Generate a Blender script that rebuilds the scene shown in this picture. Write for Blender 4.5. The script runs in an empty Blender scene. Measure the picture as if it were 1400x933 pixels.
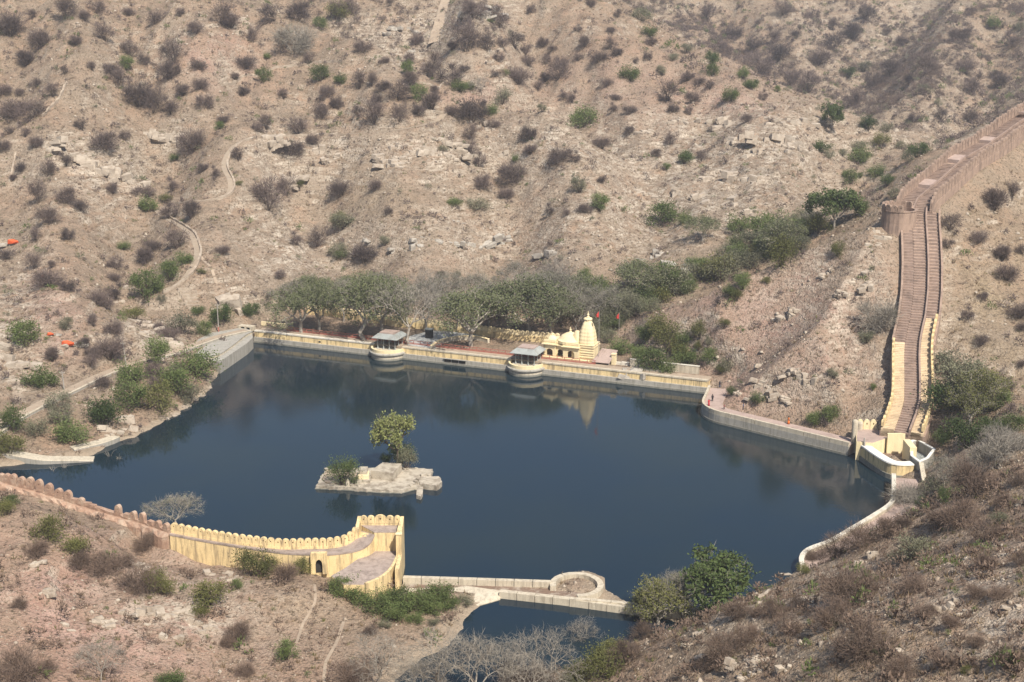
import bpy, bmesh, math, random
import numpy as np
from mathutils import Vector, Matrix
R = math.radians
sc = bpy.context.scene
col = sc.collection
rng = np.random.default_rng(7)
random.seed(7)

# ------------------------------------------------------------------ camera
CAMZ, PITCH, FPX = 100.0, R(15.0), 1944.4
cam_d = bpy.data.cameras.new('camera'); cam = bpy.data.objects.new('camera', cam_d); col.objects.link(cam)
cam.location = (0, 0, CAMZ); cam.rotation_euler = (R(90) - PITCH, 0, 0)
cam_d.sensor_width = 36; cam_d.lens = 50; cam_d.clip_start = 1; cam_d.clip_end = 5000
sc.camera = cam
# ------------------------------------------------------------------ world, sun, exposure
SUN = Vector((0.46, -0.89, 0)).normalized()
SEL = R(50)
w = bpy.data.worlds.new('World'); sc.world = w; w.use_nodes = True
nt = w.node_tree; bg = nt.nodes['Background']
sky = nt.nodes.new('ShaderNodeTexSky'); sky.sky_type = 'NISHITA'; sky.sun_disc = False
sky.sun_elevation = SEL; sky.sun_rotation = math.atan2(SUN.x, SUN.y)
sky.air_density = 1.0; sky.dust_density = 2.0; sky.ozone_density = 1.0
nt.links.new(sky.outputs[0], bg.inputs[0]); bg.inputs[1].default_value = 0.10
sd = bpy.data.lights.new('sun', 'SUN'); sd.energy = 5.0; sd.angle = R(0.53); sd.color = (1.0, 0.935, 0.83)
so = bpy.data.objects.new('sun', sd); col.objects.link(so)
sv = Vector((SUN.x * math.cos(SEL), SUN.y * math.cos(SEL), math.sin(SEL)))
so.rotation_euler = sv.to_track_quat('Z', 'Y').to_euler(); so.location = (60, -40, 160)
sc.view_settings.view_transform = 'Standard'; sc.view_settings.look = 'None'
sc.view_settings.exposure = 0.46; sc.view_settings.gamma = 1.0
sc.cycles.max_bounces = 4; sc.cycles.diffuse_bounces = 2; sc.cycles.glossy_bounces = 2; sc.cycles.transparent_max_bounces = 4; sc.cycles.volume_bounces = 0

# ------------------------------------------------------------------ picture <-> place
CP, SP = math.cos(PITCH), math.sin(PITCH)
def ray(u, v):
    a = (u - 700.0); b = (466.5 - v)
    return np.array([a, FPX * CP + b * SP, -FPX * SP + b * CP])
def PY(u, v, Y):
    d = ray(u, v); return np.array([0, 0, CAMZ]) + d * (Y / d[1])
def G(u, v, z=0.0):
    d = ray(u, v); return np.array([0, 0, CAMZ]) + d * ((z - CAMZ) / d[2])
def px_m(P):                     # metres per photo pixel at a point
    return (P[1] * CP + (CAMZ - P[2]) * SP) / FPX

# ------------------------------------------------------------------ noise
_perm = np.random.default_rng(3).permutation(512)
_perm = np.concatenate([_perm, _perm, _perm])
_gr = np.random.default_rng(5).uniform(0, 2 * np.pi, 512)
_gx, _gy = np.cos(_gr), np.sin(_gr)
def perlin(x, y):
    xi = np.floor(x).astype(int); yi = np.floor(y).astype(int); xf = x - xi; yf = y - yi
    xi &= 511; yi &= 511
    def g(ix, iy, fx, fy):
        h = _perm[(_perm[ix & 511] + iy) & 511]
        return _gx[h] * fx + _gy[h] * fy
    u = xf * xf * xf * (xf * (xf * 6 - 15) + 10); v = yf * yf * yf * (yf * (yf * 6 - 15) + 10)
    a = g(xi, yi, xf, yf); b = g(xi + 1, yi, xf - 1, yf)
    c = g(xi, yi + 1, xf, yf - 1); d = g(xi + 1, yi + 1, xf - 1, yf - 1)
    return (a + u * (b - a)) + v * ((c + u * (d - c)) - (a + u * (b - a)))
def fbm(x, y, s, o=4, gain=0.5):
    r = 0; a = 1.0; f = 1.0 / s
    for i in range(o):
        r = r + a * perlin(x * f + 17.3 * i, y * f - 9.1 * i); a *= gain; f *= 2.03
    return r
def sstep(a, b, x):
    t = np.clip((x - a) / (b - a), 0, 1); return t * t * (3 - 2 * t)
def seg_dist(X, Y, path, closed=False):
    p = np.array(path)[:, :2]; n = len(p); best = np.full(X.shape, 1e9)
    for i in range(n if closed else n - 1):
        a = p[i]; b = p[(i + 1) % n]; d = b - a; L = d @ d + 1e-9
        t = np.clip(((X - a[0]) * d[0] + (Y - a[1]) * d[1]) / L, 0, 1)
        best = np.minimum(best, np.hypot(X - a[0] - t * d[0], Y - a[1] - t * d[1]))
    return best
def inside(X, Y, poly):
    p = np.array(poly)[:, :2]; n = len(p); r = np.zeros(X.shape, bool)
    for i in range(n):
        a = p[i]; b = p[(i + 1) % n]
        if a[1] == b[1]: continue
        c = ((a[1] > Y) != (b[1] > Y)) & (X < (b[0] - a[0]) * (Y - a[1]) / (b[1] - a[1]) + a[0])
        r ^= c
    return r

# ------------------------------------------------------------------ terrain: surveyed points (u, v, distance)
LAKE = [G(u, v) for u, v in [(347,468),(962,538),(957,556),(962,564),(1020,577),(1100,596),(1160,612),(1172,622),(1185,633),
        (1200,645),(1221,655),(1222,693),(1187,719),(1133,750),(1108,758),(1096,772),(1070,800),(975,832),(860,826),
        (826,806),(826,790),(800,781),(760,792),(752,799),(552,795),(549,806),(540,775),(490,768),(400,768),(300,765),(225,748),(120,712),(0,668),
        (-90,655),(-60,643),(0,638),(75,629),(130,622),(150,607),(180,599),(225,577),(262,552),(290,527),(300,507),(325,484)]]
POND = [G(u, v) for u, v in [(683,816),(860,837),(962,858),(880,872),(790,908),(700,932),(620,948),(530,955),(543,935),(556,917),(574,903),(597,891),(618,873),(633,856),(640,840),(658,827)]]
DAMFLAT = [G(u, v, 3.0) for u, v in [(344,455),(500,472),(720,499),(985,525),(1000,520),(940,500),(868,488),(850,462),(762,446),(610,428),(470,418),(420,428),(372,436)]]
CPTS = [
 # fore slope with the fort wall
 (-120,640,240),(0,700,216),(0,800,192),(0,933,168),(-150,800,200),(-150,933,170),(80,720,216),(150,760,212),(150,850,192),(150,933,174),(230,778,216),(300,800,208),
 (300,870,194),(300,933,182),(430,800,209),(430,870,197),(430,933,186),(500,850,203),(-60,660,237),(40,674,233),(110,694,231),(170,716,226),
 (1000,1000,140),(0,1000,155),(300,1000,168),(520,933,187),(620,980,172),(750,985,165),(860,960,168),
 # near slope of the other bank
 (890,915,172),(960,855,178),(1000,933,152),(1000,845,176),(1095,785,182),(1100,850,165),(1100,933,142),(1180,742,186),(1200,850,148),(1250,933,126),
 (1260,704,190),(1260,780,165),(1330,672,200),(1400,650,207),(1400,720,170),(1400,800,142),(1400,933,116),(1550,933,112),(1550,750,150),(1550,640,205),(1560,560,260),
 # gully by the stair foot
 (1300,640,240),(1300,600,260),(1400,610,240),(1400,560,268),(1300,540,287),(1400,480,304),(1290,600,258),(1270,560,280),(1262,690,232),(1245,712,226),
 (1300,450,313),(1400,400,330),(1300,400,324),(1300,340,338),(1400,300,364),(1310,290,349),(1400,215,393),(1360,240,380),(1550,400,330),(1550,300,360),(1550,180,400),
 (1300,500,300),(1330,300,352),
 # spur under the stair
 (1205,320,340),(1200,350,332),(1205,420,320),(1200,500,303),(1195,565,288),(1100,400,328),(1100,470,309),(1100,540,298),(1150,575,290),(1000,450,328),(1000,500,316),(1040,545,303),
 (940,470,338),(1050,420,330),(960,500,330),
 (1420,155,402),(1500,120,415),(1300,255,362),(1350,215,378),
 # valley behind the spur
 (1000,366,400),(1100,306,430),(1200,262,455),(930,392,395),(1290,215,480),
 # slope beyond the dam
 (400,395,400),(500,392,405),(600,395,407),(700,395,408),(800,400,404),(870,385,404),(500,350,428),(620,340,432),(700,340,434),(900,340,432),(800,340,434),
 (700,300,458),(600,270,475),(900,280,468),(1000,300,450),(1100,270,470),(1180,240,490),(700,240,488),(800,260,478),(700,200,508),(800,210,512),(900,215,510),(1000,200,520),(1100,200,524),(1200,205,525),
 (1265,205,532),(1190,165,560),(1100,130,592),(1000,130,580),(900,130,580),(800,130,578),(730,130,578),(960,72,642),(900,70,632),(800,60,632),(720,60,632),(850,0,705),(760,0,690),(690,0,690),
 # footpath hill
 (345,455,377),(300,450,376),(250,440,378),(0,590,287),(0,540,303),(0,480,326),(0,400,362),(0,300,420),(0,200,478),(0,100,540),(0,0,612),(100,500,322),(100,400,368),(120,560,300),(200,520,318),(200,470,345),
 (250,510,325),(150,570,298),(100,600,288),(200,400,382),(200,300,440),(200,200,490),(200,100,550),(200,0,622),(300,400,392),(300,300,445),(300,200,496),(400,300,450),(400,200,502),(400,100,566),(400,35,622),
 (330,420,388),(-160,560,290),(-160,400,355),(-160,200,470),(-160,0,610),(-300,300,420),(-300,550,290),
 (360,2,655),(480,60,612),(590,112,572),(655,128,552),(750,172,530),(540,200,508),(600,160,535),(500,120,560),(860,232,504),
 # gully and far hills
 (610,85,640),(560,70,660),(590,30,690),(520,30,700),(440,0,730),(650,40,665),(640,0,700),
 (1150,152,690),(1060,80,790),(1120,110,740),(950,25,860),(1150,60,850),(1200,100,770),(1250,0,950),(1050,0,930),(1300,100,725),(1240,140,650),(1330,175,585),(1400,120,650),(1400,30,765),(1300,30,820),
 (1550,100,660),(1550,0,760),(1700,150,600),
]
HID = []
RIDGES = [  # crest lines and how far the ground falls behind them
 ([(360,2,655),(420,30,634),(480,60,612),(535,88,592),(590,112,572),(655,128,552),(750,172,530),(860,232,504)], 34, [-15,-16,-16,-16,-16,-15,-13,-7]),
 ([(850,0,705),(905,38,672),(960,72,642),(1030,104,615),(1100,130,592),(1190,165,560),(1265,205,532)], 40, [-19,-20,-20,-20,-20,-17,-12]),
 ([(1205,305,341),(1150,322,341),(1100,343,341),(1050,366,344),(1000,387,348),(930,412,359),(880,436,369)], 24, [-13,-15,-15,-14,-12,-8,-2])]
def fwd(c):
    u, v, Y = c
    if Y > 430 and (u < 660 or (u < 870 and v > 125 and v >= np.interp(u, [590, 655, 750, 860], [112, 128, 172, 232]) - 1)): return (u, v, 430 + (Y - 430) * 0.74)
    if Y > 640 and u > 900 and not (v >= np.interp(u, [850, 960, 1100, 1265], [0, 72, 130, 205]) - 2 and u < 1270): return (u, v, Y + 70)
    return c
CPTS = [fwd(c) for c in CPTS]
RIDGES[0] = ([fwd(c) for c in RIDGES[0][0]],) + RIDGES[0][1:]
pts = [PY(*c) for c in CPTS]
for L_, dY, dz in RIDGES:
    R_ = np.array([PY(*c) for c in L_]); dz = np.array(dz, float)
    for k in range(len(R_) - 1):
        n_ = max(1, int(np.linalg.norm(R_[k + 1] - R_[k]) / 9))
        for i in range(n_):
            f_ = i / n_; q = R_[k] * (1 - f_) + R_[k + 1] * f_; pts.append(q)
            pts.append(np.array([q[0] * (1 + dY / q[1]), q[1] + dY, q[2] + dz[k] * (1 - f_) + dz[k + 1] * f_]))
for u, Y, z in HID: 
    d = Y * CP + (CAMZ - z) * SP; pts.append(np.array([(u - 700) / FPX * d, Y, z]))
for u, Y, z in []:
    d = Y * CP + (CAMZ - z) * SP; pts.append(np.array([(u - 700) / FPX * d, Y, z]))
for x, y, z in [(-60,20,84),(0,15,88),(60,20,86),(-60,70,58),(0,70,56),(60,70,60),(-120,90,50),(120,80,58),(-40,120,34),(40,120,32),(0,150,14),
                (-350,900,125),(-100,950,130),(100,1050,128),(300,1080,126),(480,950,120),(600,700,95),(-450,600,100),(-420,300,60),(-300,180,40),(330,200,55),(420,400,70),(300,100,60)]:
    pts.append(np.array([x, y, z], float))
for P in G(700, 480, 3), G(600, 460, 3), G(850, 505, 3), G(430, 450, 3): pts.append(P)
for P in LAKE: pts.append(np.array([P[0], P[1], 0.6]))
for P in POND: pts.append(np.array([P[0], P[1], 0.3]))
pts = np.array(pts)
def fit(p):
    n = len(p); D = np.hypot(p[:, None, 0] - p[None, :, 0], p[:, None, 1] - p[None, :, 1])
    A = np.zeros((n + 3, n + 3)); A[:n, :n] = D - np.eye(n) * 1.5
    Q = np.c_[np.ones(n), p[:, 0] / 100, p[:, 1] / 100]; A[:n, n:] = Q; A[n:, :n] = Q.T
    return np.linalg.solve(A, np.r_[p[:, 2], 0, 0, 0])
TW = fit(pts)
xs = np.arange(-300, 380.1, 1.0)
ys = [18.0]
while ys[-1] < 1090: ys.append(ys[-1] + (1.6 if ys[-1] < 110 else 0.8 if ys[-1] < 420 else 0.8 + (ys[-1] - 420) / 350.0))
ys = np.array(ys)
GX, GY = np.meshgrid(xs, ys)
def tps(X, Y):
    r = TW[-3] + TW[-2] * X / 100 + TW[-1] * Y / 100
    for i in range(len(pts)): r = r + TW[i] * np.hypot(X - pts[i, 0], Y - pts[i, 1])
    return r
H = tps(GX, GY)
def zat(x, y):
    x = np.atleast_1d(np.asarray(x, float)); y = np.atleast_1d(np.asarray(y, float))
    i = np.clip(np.floor(x - xs[0]).astype(int), 0, len(xs) - 2)
    j = np.clip(np.searchsorted(ys, y, side='right') - 1, 0, len(ys) - 2)
    fx = np.clip(x - xs[i], 0, 1); fy = np.clip((y - ys[j]) / (ys[j + 1] - ys[j]), 0, 1)
    return (H[j, i] * (1 - fx) * (1 - fy) + H[j, i + 1] * fx * (1 - fy) + H[j + 1, i] * (1 - fx) * fy + H[j + 1, i + 1] * fx * fy)
def zg(x, y): return float(zat(x, y)[0])
def hit(u, v):                      # where the sight line through (u, v) meets the ground
    d = ray(u, v); Y = np.arange(45, 1085, 0.8); t = Y / d[1]
    g = CAMZ + d[2] * t - zat(d[0] * t, Y)
    k = np.argmax(g < 0)
    if g[k] >= 0: k = len(Y) - 1
    if k > 0:
        f = g[k - 1] / (g[k - 1] - g[k] + 1e-9); yy = Y[k - 1] + f * (Y[k] - Y[k - 1])
    else: yy = Y[0]
    t = yy / d[1]; return np.array([d[0] * t, yy, CAMZ + d[2] * t])
# folds of the hills: noses (+) and gullies (-) running down the slopes
FOLDS = [
 ([(352,187),(320,240),(290,320),(285,395)], 15, 7), ([(240,200),(200,270),(165,340),(150,400)], 12, -7), ([(60,200),(90,280),(90,380),(60,440)], 16, 6), ([(10,250),(20,350),(20,430)], 11, -5),
 ([(400,215),(430,290),(465,335),(500,365)], 12, -8), ([(480,75),(530,150),(560,220),(570,300),(560,365)], 18, 7), ([(655,160),(690,230),(700,300),(690,370)], 13, -7), ([(750,180),(790,230),(800,300),(790,370)], 16, 7),
 ([(870,240),(900,290),(890,350)], 12, -5), ([(960,250),(940,300),(930,345)], 12, 5),
 ([(1000,130),(1040,180),(1060,230),(1040,290)], 20, 7), ([(780,20),(850,100),(900,160)], 24, 8), ([(720,30),(740,90),(760,135)], 14, -8), ([(920,120),(960,180),(970,235)], 13, -6), ([(1180,190),(1170,230),(1150,270)], 12, -6),
 ([(170,0),(190,60),(200,130),(215,190)], 14, -8), ([(110,0),(110,80),(90,150)], 17, 7), ([(330,40),(350,100),(340,160)], 13, -7), ([(260,20),(270,90),(280,150)], 16, 6), ([(20,0),(30,80),(20,160)], 14, -7), ([(430,60),(450,110),(440,160)], 12, -5),
 ([(1160,145),(1180,100),(1230,40),(1260,0)], 22, -13), ([(1060,0),(1090,70)], 22, 9), ([(980,10),(1040,75),(1090,112)], 18, -10), ([(1320,20),(1290,90),(1260,150)], 22, 11), ([(1380,40),(1340,120),(1310,180)], 16, -9),
 ([(600,0),(590,50),(575,85)], 15, -9), ([(660,0),(650,50),(640,90)], 18, 8), ([(1050,410),(1035,470),(1025,530)], 6, -2.6), ([(1120,370),(1110,450),(1100,530)], 8, 2.6), ([(1160,380),(1160,460),(1165,540)], 6, -2.6)]
_f = [([hit(u, v) for u, v in L_], w_, am) for L_, w_, am in FOLDS]
for L_, w_, am in _f: H = H + am * np.exp(-(seg_dist(GX, GY, L_) / w_) ** 2)
sl = np.where(inside(GX, GY, LAKE), -1, 1) * seg_dist(GX, GY, LAKE, True)
sp_ = np.where(inside(GX, GY, POND), -1, 1) * seg_dist(GX, GY, POND, True)
wob = fbm(GX + 11, GY - 7, 5, 3, 0.6)
sp_ = sp_ + wob * 1.3 * sstep(3, 12, seg_dist(GX, GY, [POND[0], POND[1]])); sl = sl + wob * 1.2 * (1 - sstep(-64, -56, GX)) * (GY > 250)
sd_ = np.minimum(sl, sp_)
sf = np.where(inside(GX, GY, DAMFLAT), -1, 1) * seg_dist(GX, GY, DAMFLAT, True)
fade = sstep(2, 22, sd_) * sstep(0, 14, sf)
far = sstep(380, 520, GY)
near_ = 1 - sstep(225, 260, GY)
big = fbm(GX, GY, 46, 3) * (2.6 + 3.0 * far - 1.3 * near_)
mid = fbm(GX + 300, GY, 13, 3) * (0.8 + 0.7 * far - 0.3 * near_)
gul = -np.abs(fbm(GX * 1.0 + 90, GY * 0.55 - 40, 22, 3)) * 5.0 * far
fine = fbm(GX - 120, GY + 60, 3.6, 3, 0.6) * 0.5
crest = np.minimum.reduce([seg_dist(GX, GY, [PY(*c) for c in L_]) for L_, _, _ in RIDGES])
H0 = H + fade * (0.25 + 0.75 * sstep(0, 30, crest)) * (big + mid + gul) + sstep(0.5, 8, sd_) * sstep(-1, 6, sf) * fine
# rock ledges: strata step out where the rock is exposed
lm = sstep(0.02, 0.4, fbm(GX + 41, GY - 77, 38, 3)) * fade
st = (H0 + fbm(GX, GY, 25, 2) * 3.0 + GX * 0.05) / 2.6
frac = st - np.floor(st)
H1 = H0 + lm * (sstep(0.62, 0.95, frac) - frac) * (1.5 + 0.9 * far)
crag = np.clip(fbm(GX * 1.0 + 7, GY * 1.0 + 5, 6.5, 3, 0.6) - 0.12, 0, 1) * 2.6 * lm
spur = np.exp(-((GX - np.interp(GY, [285, 350], [85, 62])) / 38.0) ** 2) * sstep(283, 298, GY) * (1 - sstep(338, 352, GY))
crag2 = (np.abs(fbm(GX * 1.6 + 33, GY * 0.7, 7, 4, 0.6)) - 0.18) * 3.2 * spur * fade
H = H1 + crag + crag2
# shores
H = np.where(sd_ > 0, np.maximum(H, np.minimum(0.06 + sd_ * 0.22, 1.6)), 0)
H = np.where(sd_ > 0, np.minimum(H, 0.2 + sd_ * 0.55 + np.maximum(0, sd_ - 3) ** 2 * 0.12 + np.clip(fine, -.2, .4) * sstep(0, 2, sd_)), H)
H = np.where(sd_ <= 0, np.maximum(sd_ * 0.7, -4.0), H)
def cap(path, wd, zc, slope=1.0):
    global H
    d = seg_dist(GX, GY, path); H = np.where(sd_ > -0.5, np.minimum(H, zc + np.maximum(0, d - wd) * slope), H)
def lift(path, wd, zc, slope=1.0):
    global H
    d = seg_dist(GX, GY, path); H = np.where(sd_ > 0.4, np.maximum(H, zc - np.maximum(0, d - wd) * slope), H)
def flat(poly, z, m=5.0):
    global H
    s = np.where(inside(GX, GY, poly), -1, 1) * seg_dist(GX, GY, poly, True)
    k = 1 - sstep(0, m, s); k = np.where(sd_ > 0.3, k, 0)
    H = H * (1 - k) + z * k
flat(DAMFLAT, 2.85, 7)
def nearest(path):
    P = np.array(path, float); best = np.full(GX.shape, 1e9); zn = np.zeros(GX.shape)
    x0, x1 = P[:, 0].min() - 25, P[:, 0].max() + 25; y0, y1 = P[:, 1].min() - 25, P[:, 1].max() + 25
    i0, i1 = np.searchsorted(xs, [x0, x1]); j0, j1 = np.searchsorted(ys, [y0, y1])
    X = GX[j0:j1, i0:i1]; Y = GY[j0:j1, i0:i1]; B = np.full(X.shape, 1e9); Z = np.zeros(X.shape)
    for a, b in zip(P[:-1], P[1:]):
        d = b - a; L = d[0] ** 2 + d[1] ** 2 + 1e-9; t = np.clip(((X - a[0]) * d[0] + (Y - a[1]) * d[1]) / L, 0, 1)
        q = np.hypot(X - a[0] - t * d[0], Y - a[1] - t * d[1]); k = q < B; B[k] = q[k]; Z[k] = (a[2] + t * d[2])[k]
    best[j0:j1, i0:i1] = B; zn[j0:j1, i0:i1] = Z; return best, zn
# ================================================================== LARGE STRUCTURE
def dens(path, step):
    P = [np.array(p, float) for p in path]; out = [P[0]]
    for a, b in zip(P[:-1], P[1:]):
        n = max(1, int(round(np.linalg.norm((b - a)[:2]) / step)))
        for i in range(1, n + 1): out.append(a + (b - a) * i / n)
    return out
def smooth_path(path, step, it=2):
    P = dens(path, step)
    for _ in range(it):
        Q = [P[0]] + [(P[i - 1] + 2 * P[i] + P[i + 1]) / 4 for i in range(1, len(P) - 1)] + [P[-1]]; P = Q
    return P
def off(path, o):                                  # shift a path to its left
    P = np.array(path, float); T = np.gradient(P[:, :2], axis=0); T /= np.linalg.norm(T, axis=1)[:, None] + 1e-9
    Q = P.copy(); Q[:, 0] -= T[:, 1] * o; Q[:, 1] += T[:, 0] * o; return [q for q in Q]

# ---- paths shared by the ground and the masonry on it
DA, DB = G(347, 468), G(966, 538.5)                # water line of the far dam
dv = (DB - DA)[:2]; DL = float(np.linalg.norm(dv)); dv /= DL; dn = np.array([-dv[1], dv[0]])   # along the dam, away from the lake
DRZ = math.atan2(dv[1], dv[0])
def dam(x, y, z=0.0): q = DA[:2] + dv * x + dn * y; return np.array([q[0], q[1], z])
def dam_x(u, v, z): q = G(u, v, z)[:2] - DA[:2]; return float(q @ dv), float(q @ dn)
QUAY = smooth_path([G(u, v, 3.0) for u, v in [(971,526),(966,538),(961,548),(965,554),(978,560),(1000,565),(1050,577),(1100,589),(1162,604)]], 1.5, 2)
LOWQ = smooth_path([G(u, v, 2.3) for u, v in [(1222,648),(1222,684),(1214,692),(1185,710),(1133,741),(1112,747),(1100,753),(1094,763),(1097,772)]], 1.5, 2)
SEAM = [PY(u, v, Y) for u, v, Y in [(1222,590,280.5),(1230,570,285),(1236,550,289.5),(1236.5,520,296),(1236,490,302.5),(1237,470,306.5),(1241,450,311),(1245,435,314),(1249,400,321.5),(1250,364,329),(1249,330,335.5),(1247,300,341),(1248,288,344)]]
SEAM2 = [PY(u, v, Y) for u, v, Y in [(1248,288,344),(1255,273,349),(1284,249,359),(1316,220,370),(1352,199,381),(1392,170,395),(1440,140,409)]]
SEAM = smooth_path(SEAM, 0.78, 3); SEAM2 = smooth_path(SEAM2, 0.78, 1)
FRONT = [PY(u, v, Y) for u, v, Y in [(232,730,222),(278,739,220.5),(317,745.5,219),(353,751,218),(390,756,217),(425,757.5,216.5),(448,758,216.5),(482,754,217.5),(498,749,218.4),(509,742,219.5),(512,731,221)]]
BACK = [PY(u, v, Y) for u, v, Y in [(234,728,223.0),(279,737,221.6),(318,743.5,220.2),(354,748,219.5),(391,751.5,219.4),(424,750,219.6),(448,750.5,219.8),(474,746,220.6),(484,740,221.6),(490,732,222.9),(493,725,224.2)]]
FRONT = smooth_path(FRONT, 1.2, 1); BACK = smooth_path(BACK, 1.2, 1)
REDW = smooth_path([PY(u, v, Y) for u, v, Y in [(-120,625,244),(-60,642,241),(-10,657,238.5),(50,674,235.5),(110,693,232.5),(150,704,230),(190,716,227),(232,730,222.6)]], 1.0, 1)
SHORE_ROAD = smooth_path([G(u, v, z) for u, v, z in [(-90,640,4.2),(-30,606,4.2),(20,572,4.6),(60,551,5.2),(100,532,5.4),(135,515,5.2),(165,503,4.8),(205,492,4.2),(240,482,3.6),(275,469,3.2),(305,459,3.0),(338,452,3.0)]], 2.0, 2)
# ---- fit the ground to them
for P, wd, zc in ((off(QUAY, 2.2), 2.4, 1.9), (off(LOWQ, 2.0), 2.2, 1.2)): cap(P, wd, zc, 0.9); lift(P, wd - 0.6, zc - 0.3, 1.2)
SN = [nearest(P) for P in (off(SEAM, -1.7), SEAM2)]
for d, zn in SN: H = np.where((d < 12) & (sd_ > 1), np.maximum(H, zn - 2.2 - np.maximum(0, d - 5.0) * 0.8), H)
for d, zn in SN: H = np.where(d < 18, np.minimum(H, zn - 0.8 + np.maximum(0, d - 5.4) * 0.42), H)
d, zn = SN[0]; H = np.where((d < 5.4), np.minimum(H, zn - 0.8), H)
cap([G(1200, 622, 1), G(1238, 622, 1)], 3.4, 0.8, 1.6); cap([G(1258, 610, 4), G(1263, 622, 4)], 4.2, 1.6, 1.0); cap([G(1231, 606, 1)], 2.5, .8, 1.5) if False else None
d, zn = nearest(FRONT); H = np.where((d < 9) & (sd_ > -3), np.minimum(H, 2.9 + np.maximum(0, d - 4) * 0.5), H)
d, zn = nearest(REDW); H = np.where(d < 10, np.minimum(H, zn - 0.6 + np.maximum(0, d - 2) * 0.15), H)
H = np.where((d < 7) & (sd_ > 0.5), np.maximum(H, zn - 2.6 - np.maximum(0, d - 1) * 0.45), H)
cap([G(500, 785, 2), G(540, 790, 2)], 7, 1.6, 0.5)
d, zn = nearest(SHORE_ROAD); k = (1 - sstep(1.8, 6.0, d)) * (sd_ > 2); H = H * (1 - k) + (zn - 0.15) * k
d = seg_dist(GX, GY, [DA, DB]); H = np.where(d < 6, np.minimum(H, -0.6 + np.maximum(0, d - 1.9) * 2.0), H)
d = seg_dist(GX, GY, QUAY); H = np.where(d < 4, np.minimum(H, -0.6 + np.maximum(0, d - 1.2) * 2.0), H)
WEIRP = [G(556, 795, .8), G(690, 806, .8), G(790, 815, .8), G(862, 824, .8), G(975, 840, .8)]
cap(WEIRP, 1.6, 0.35, 0.6)

HP = [(222,401),(240,392),(255,379),(266,362),(271,345),(266,328),(262,320),(248,310),(230,300),(213,289),(232,282),(262,277),(290,275),(306,271),(317,262),(316,247),(309,236),(306,225),(312,210),(320,199),(335,192),(352,187),(385,187),(425,186),(463,184)]
HP2 = [(463,184),(500,182),(545,178),(580,171),(605,163),(611,153),(590,150),(560,149)]
# ------------------------------------------------------------------ finished ground lookups
def to_px(P):
    P = np.asarray(P, float); x, y, z = P[..., 0], P[..., 1], P[..., 2] - CAMZ
    dep = y * CP - z * SP; up = y * SP + z * CP
    return 700 + FPX * x / dep, 466.5 - FPX * up / dep

def bed(path_px, wd):                # cut a path's bed into the slope
    global H
    P = smooth_path([hit(u, v) for u, v in path_px], 1.5, 2)
    d, zn = nearest(P); k = (1 - sstep(wd, wd + 3.5, d)); H = H * (1 - k) + zn * k; return P
hp = bed(HP, 1.6); hp2 = bed(HP2, 1.2)
# ------------------------------------------------------------------ mesh helpers
def tag(o, label=None, cat=None, group=None, kind=None):
    if label: o['label'] = label
    if cat: o['category'] = cat
    if group: o['group'] = group
    if kind: o['kind'] = kind
    return o
def empty(name, loc=(0, 0, 0), rz=0.0, **k):
    o = bpy.data.objects.new(name, None); col.objects.link(o)
    o.location = [float(c) for c in loc]; o.rotation_euler = (0, 0, float(rz)); o.empty_display_size = 0.3
    return tag(o, **k)
def link(name, me, parent=None, loc=(0, 0, 0), rz=0.0, scale=None, rot=None):
    o = bpy.data.objects.new(name, me); col.objects.link(o)
    o.location = [float(c) for c in loc]
    o.rotation_euler = rot if rot else (0, 0, float(rz))
    if scale is not None: o.scale = (scale, scale, scale) if np.isscalar(scale) else [float(s) for s in scale]
    if parent is not None: o.parent = parent
    return o
def np_mesh(name, V, F, mats, mi=None, smooth=False):
    """V (n,3); F (m,k) array or list of faces"""
    me = bpy.data.meshes.new(name)
    if isinstance(F, np.ndarray):
        m, k = F.shape
        me.vertices.add(len(V)); me.vertices.foreach_set('co', np.ascontiguousarray(V, dtype=np.float32).ravel())
        me.loops.add(m * k); me.loops.foreach_set('vertex_index', np.ascontiguousarray(F, dtype=np.int32).ravel())
        me.polygons.add(m); me.polygons.foreach_set('loop_start', np.arange(0, m * k, k, dtype=np.int32))
        if mi is not None: me.polygons.foreach_set('material_index', np.ascontiguousarray(mi, dtype=np.int32))
        if smooth: me.polygons.foreach_set('use_smooth', np.ones(m, bool))
        me.update(calc_edges=True)
    else:
        me.from_pydata([tuple(map(float, v)) for v in V], [], [tuple(f) for f in F])
        if smooth: me.polygons.foreach_set('use_smooth', [True] * len(me.polygons))
        me.update()
    for m_ in (mats if isinstance(mats, (list, tuple)) else [mats]): me.materials.append(m_)
    return me
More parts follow.
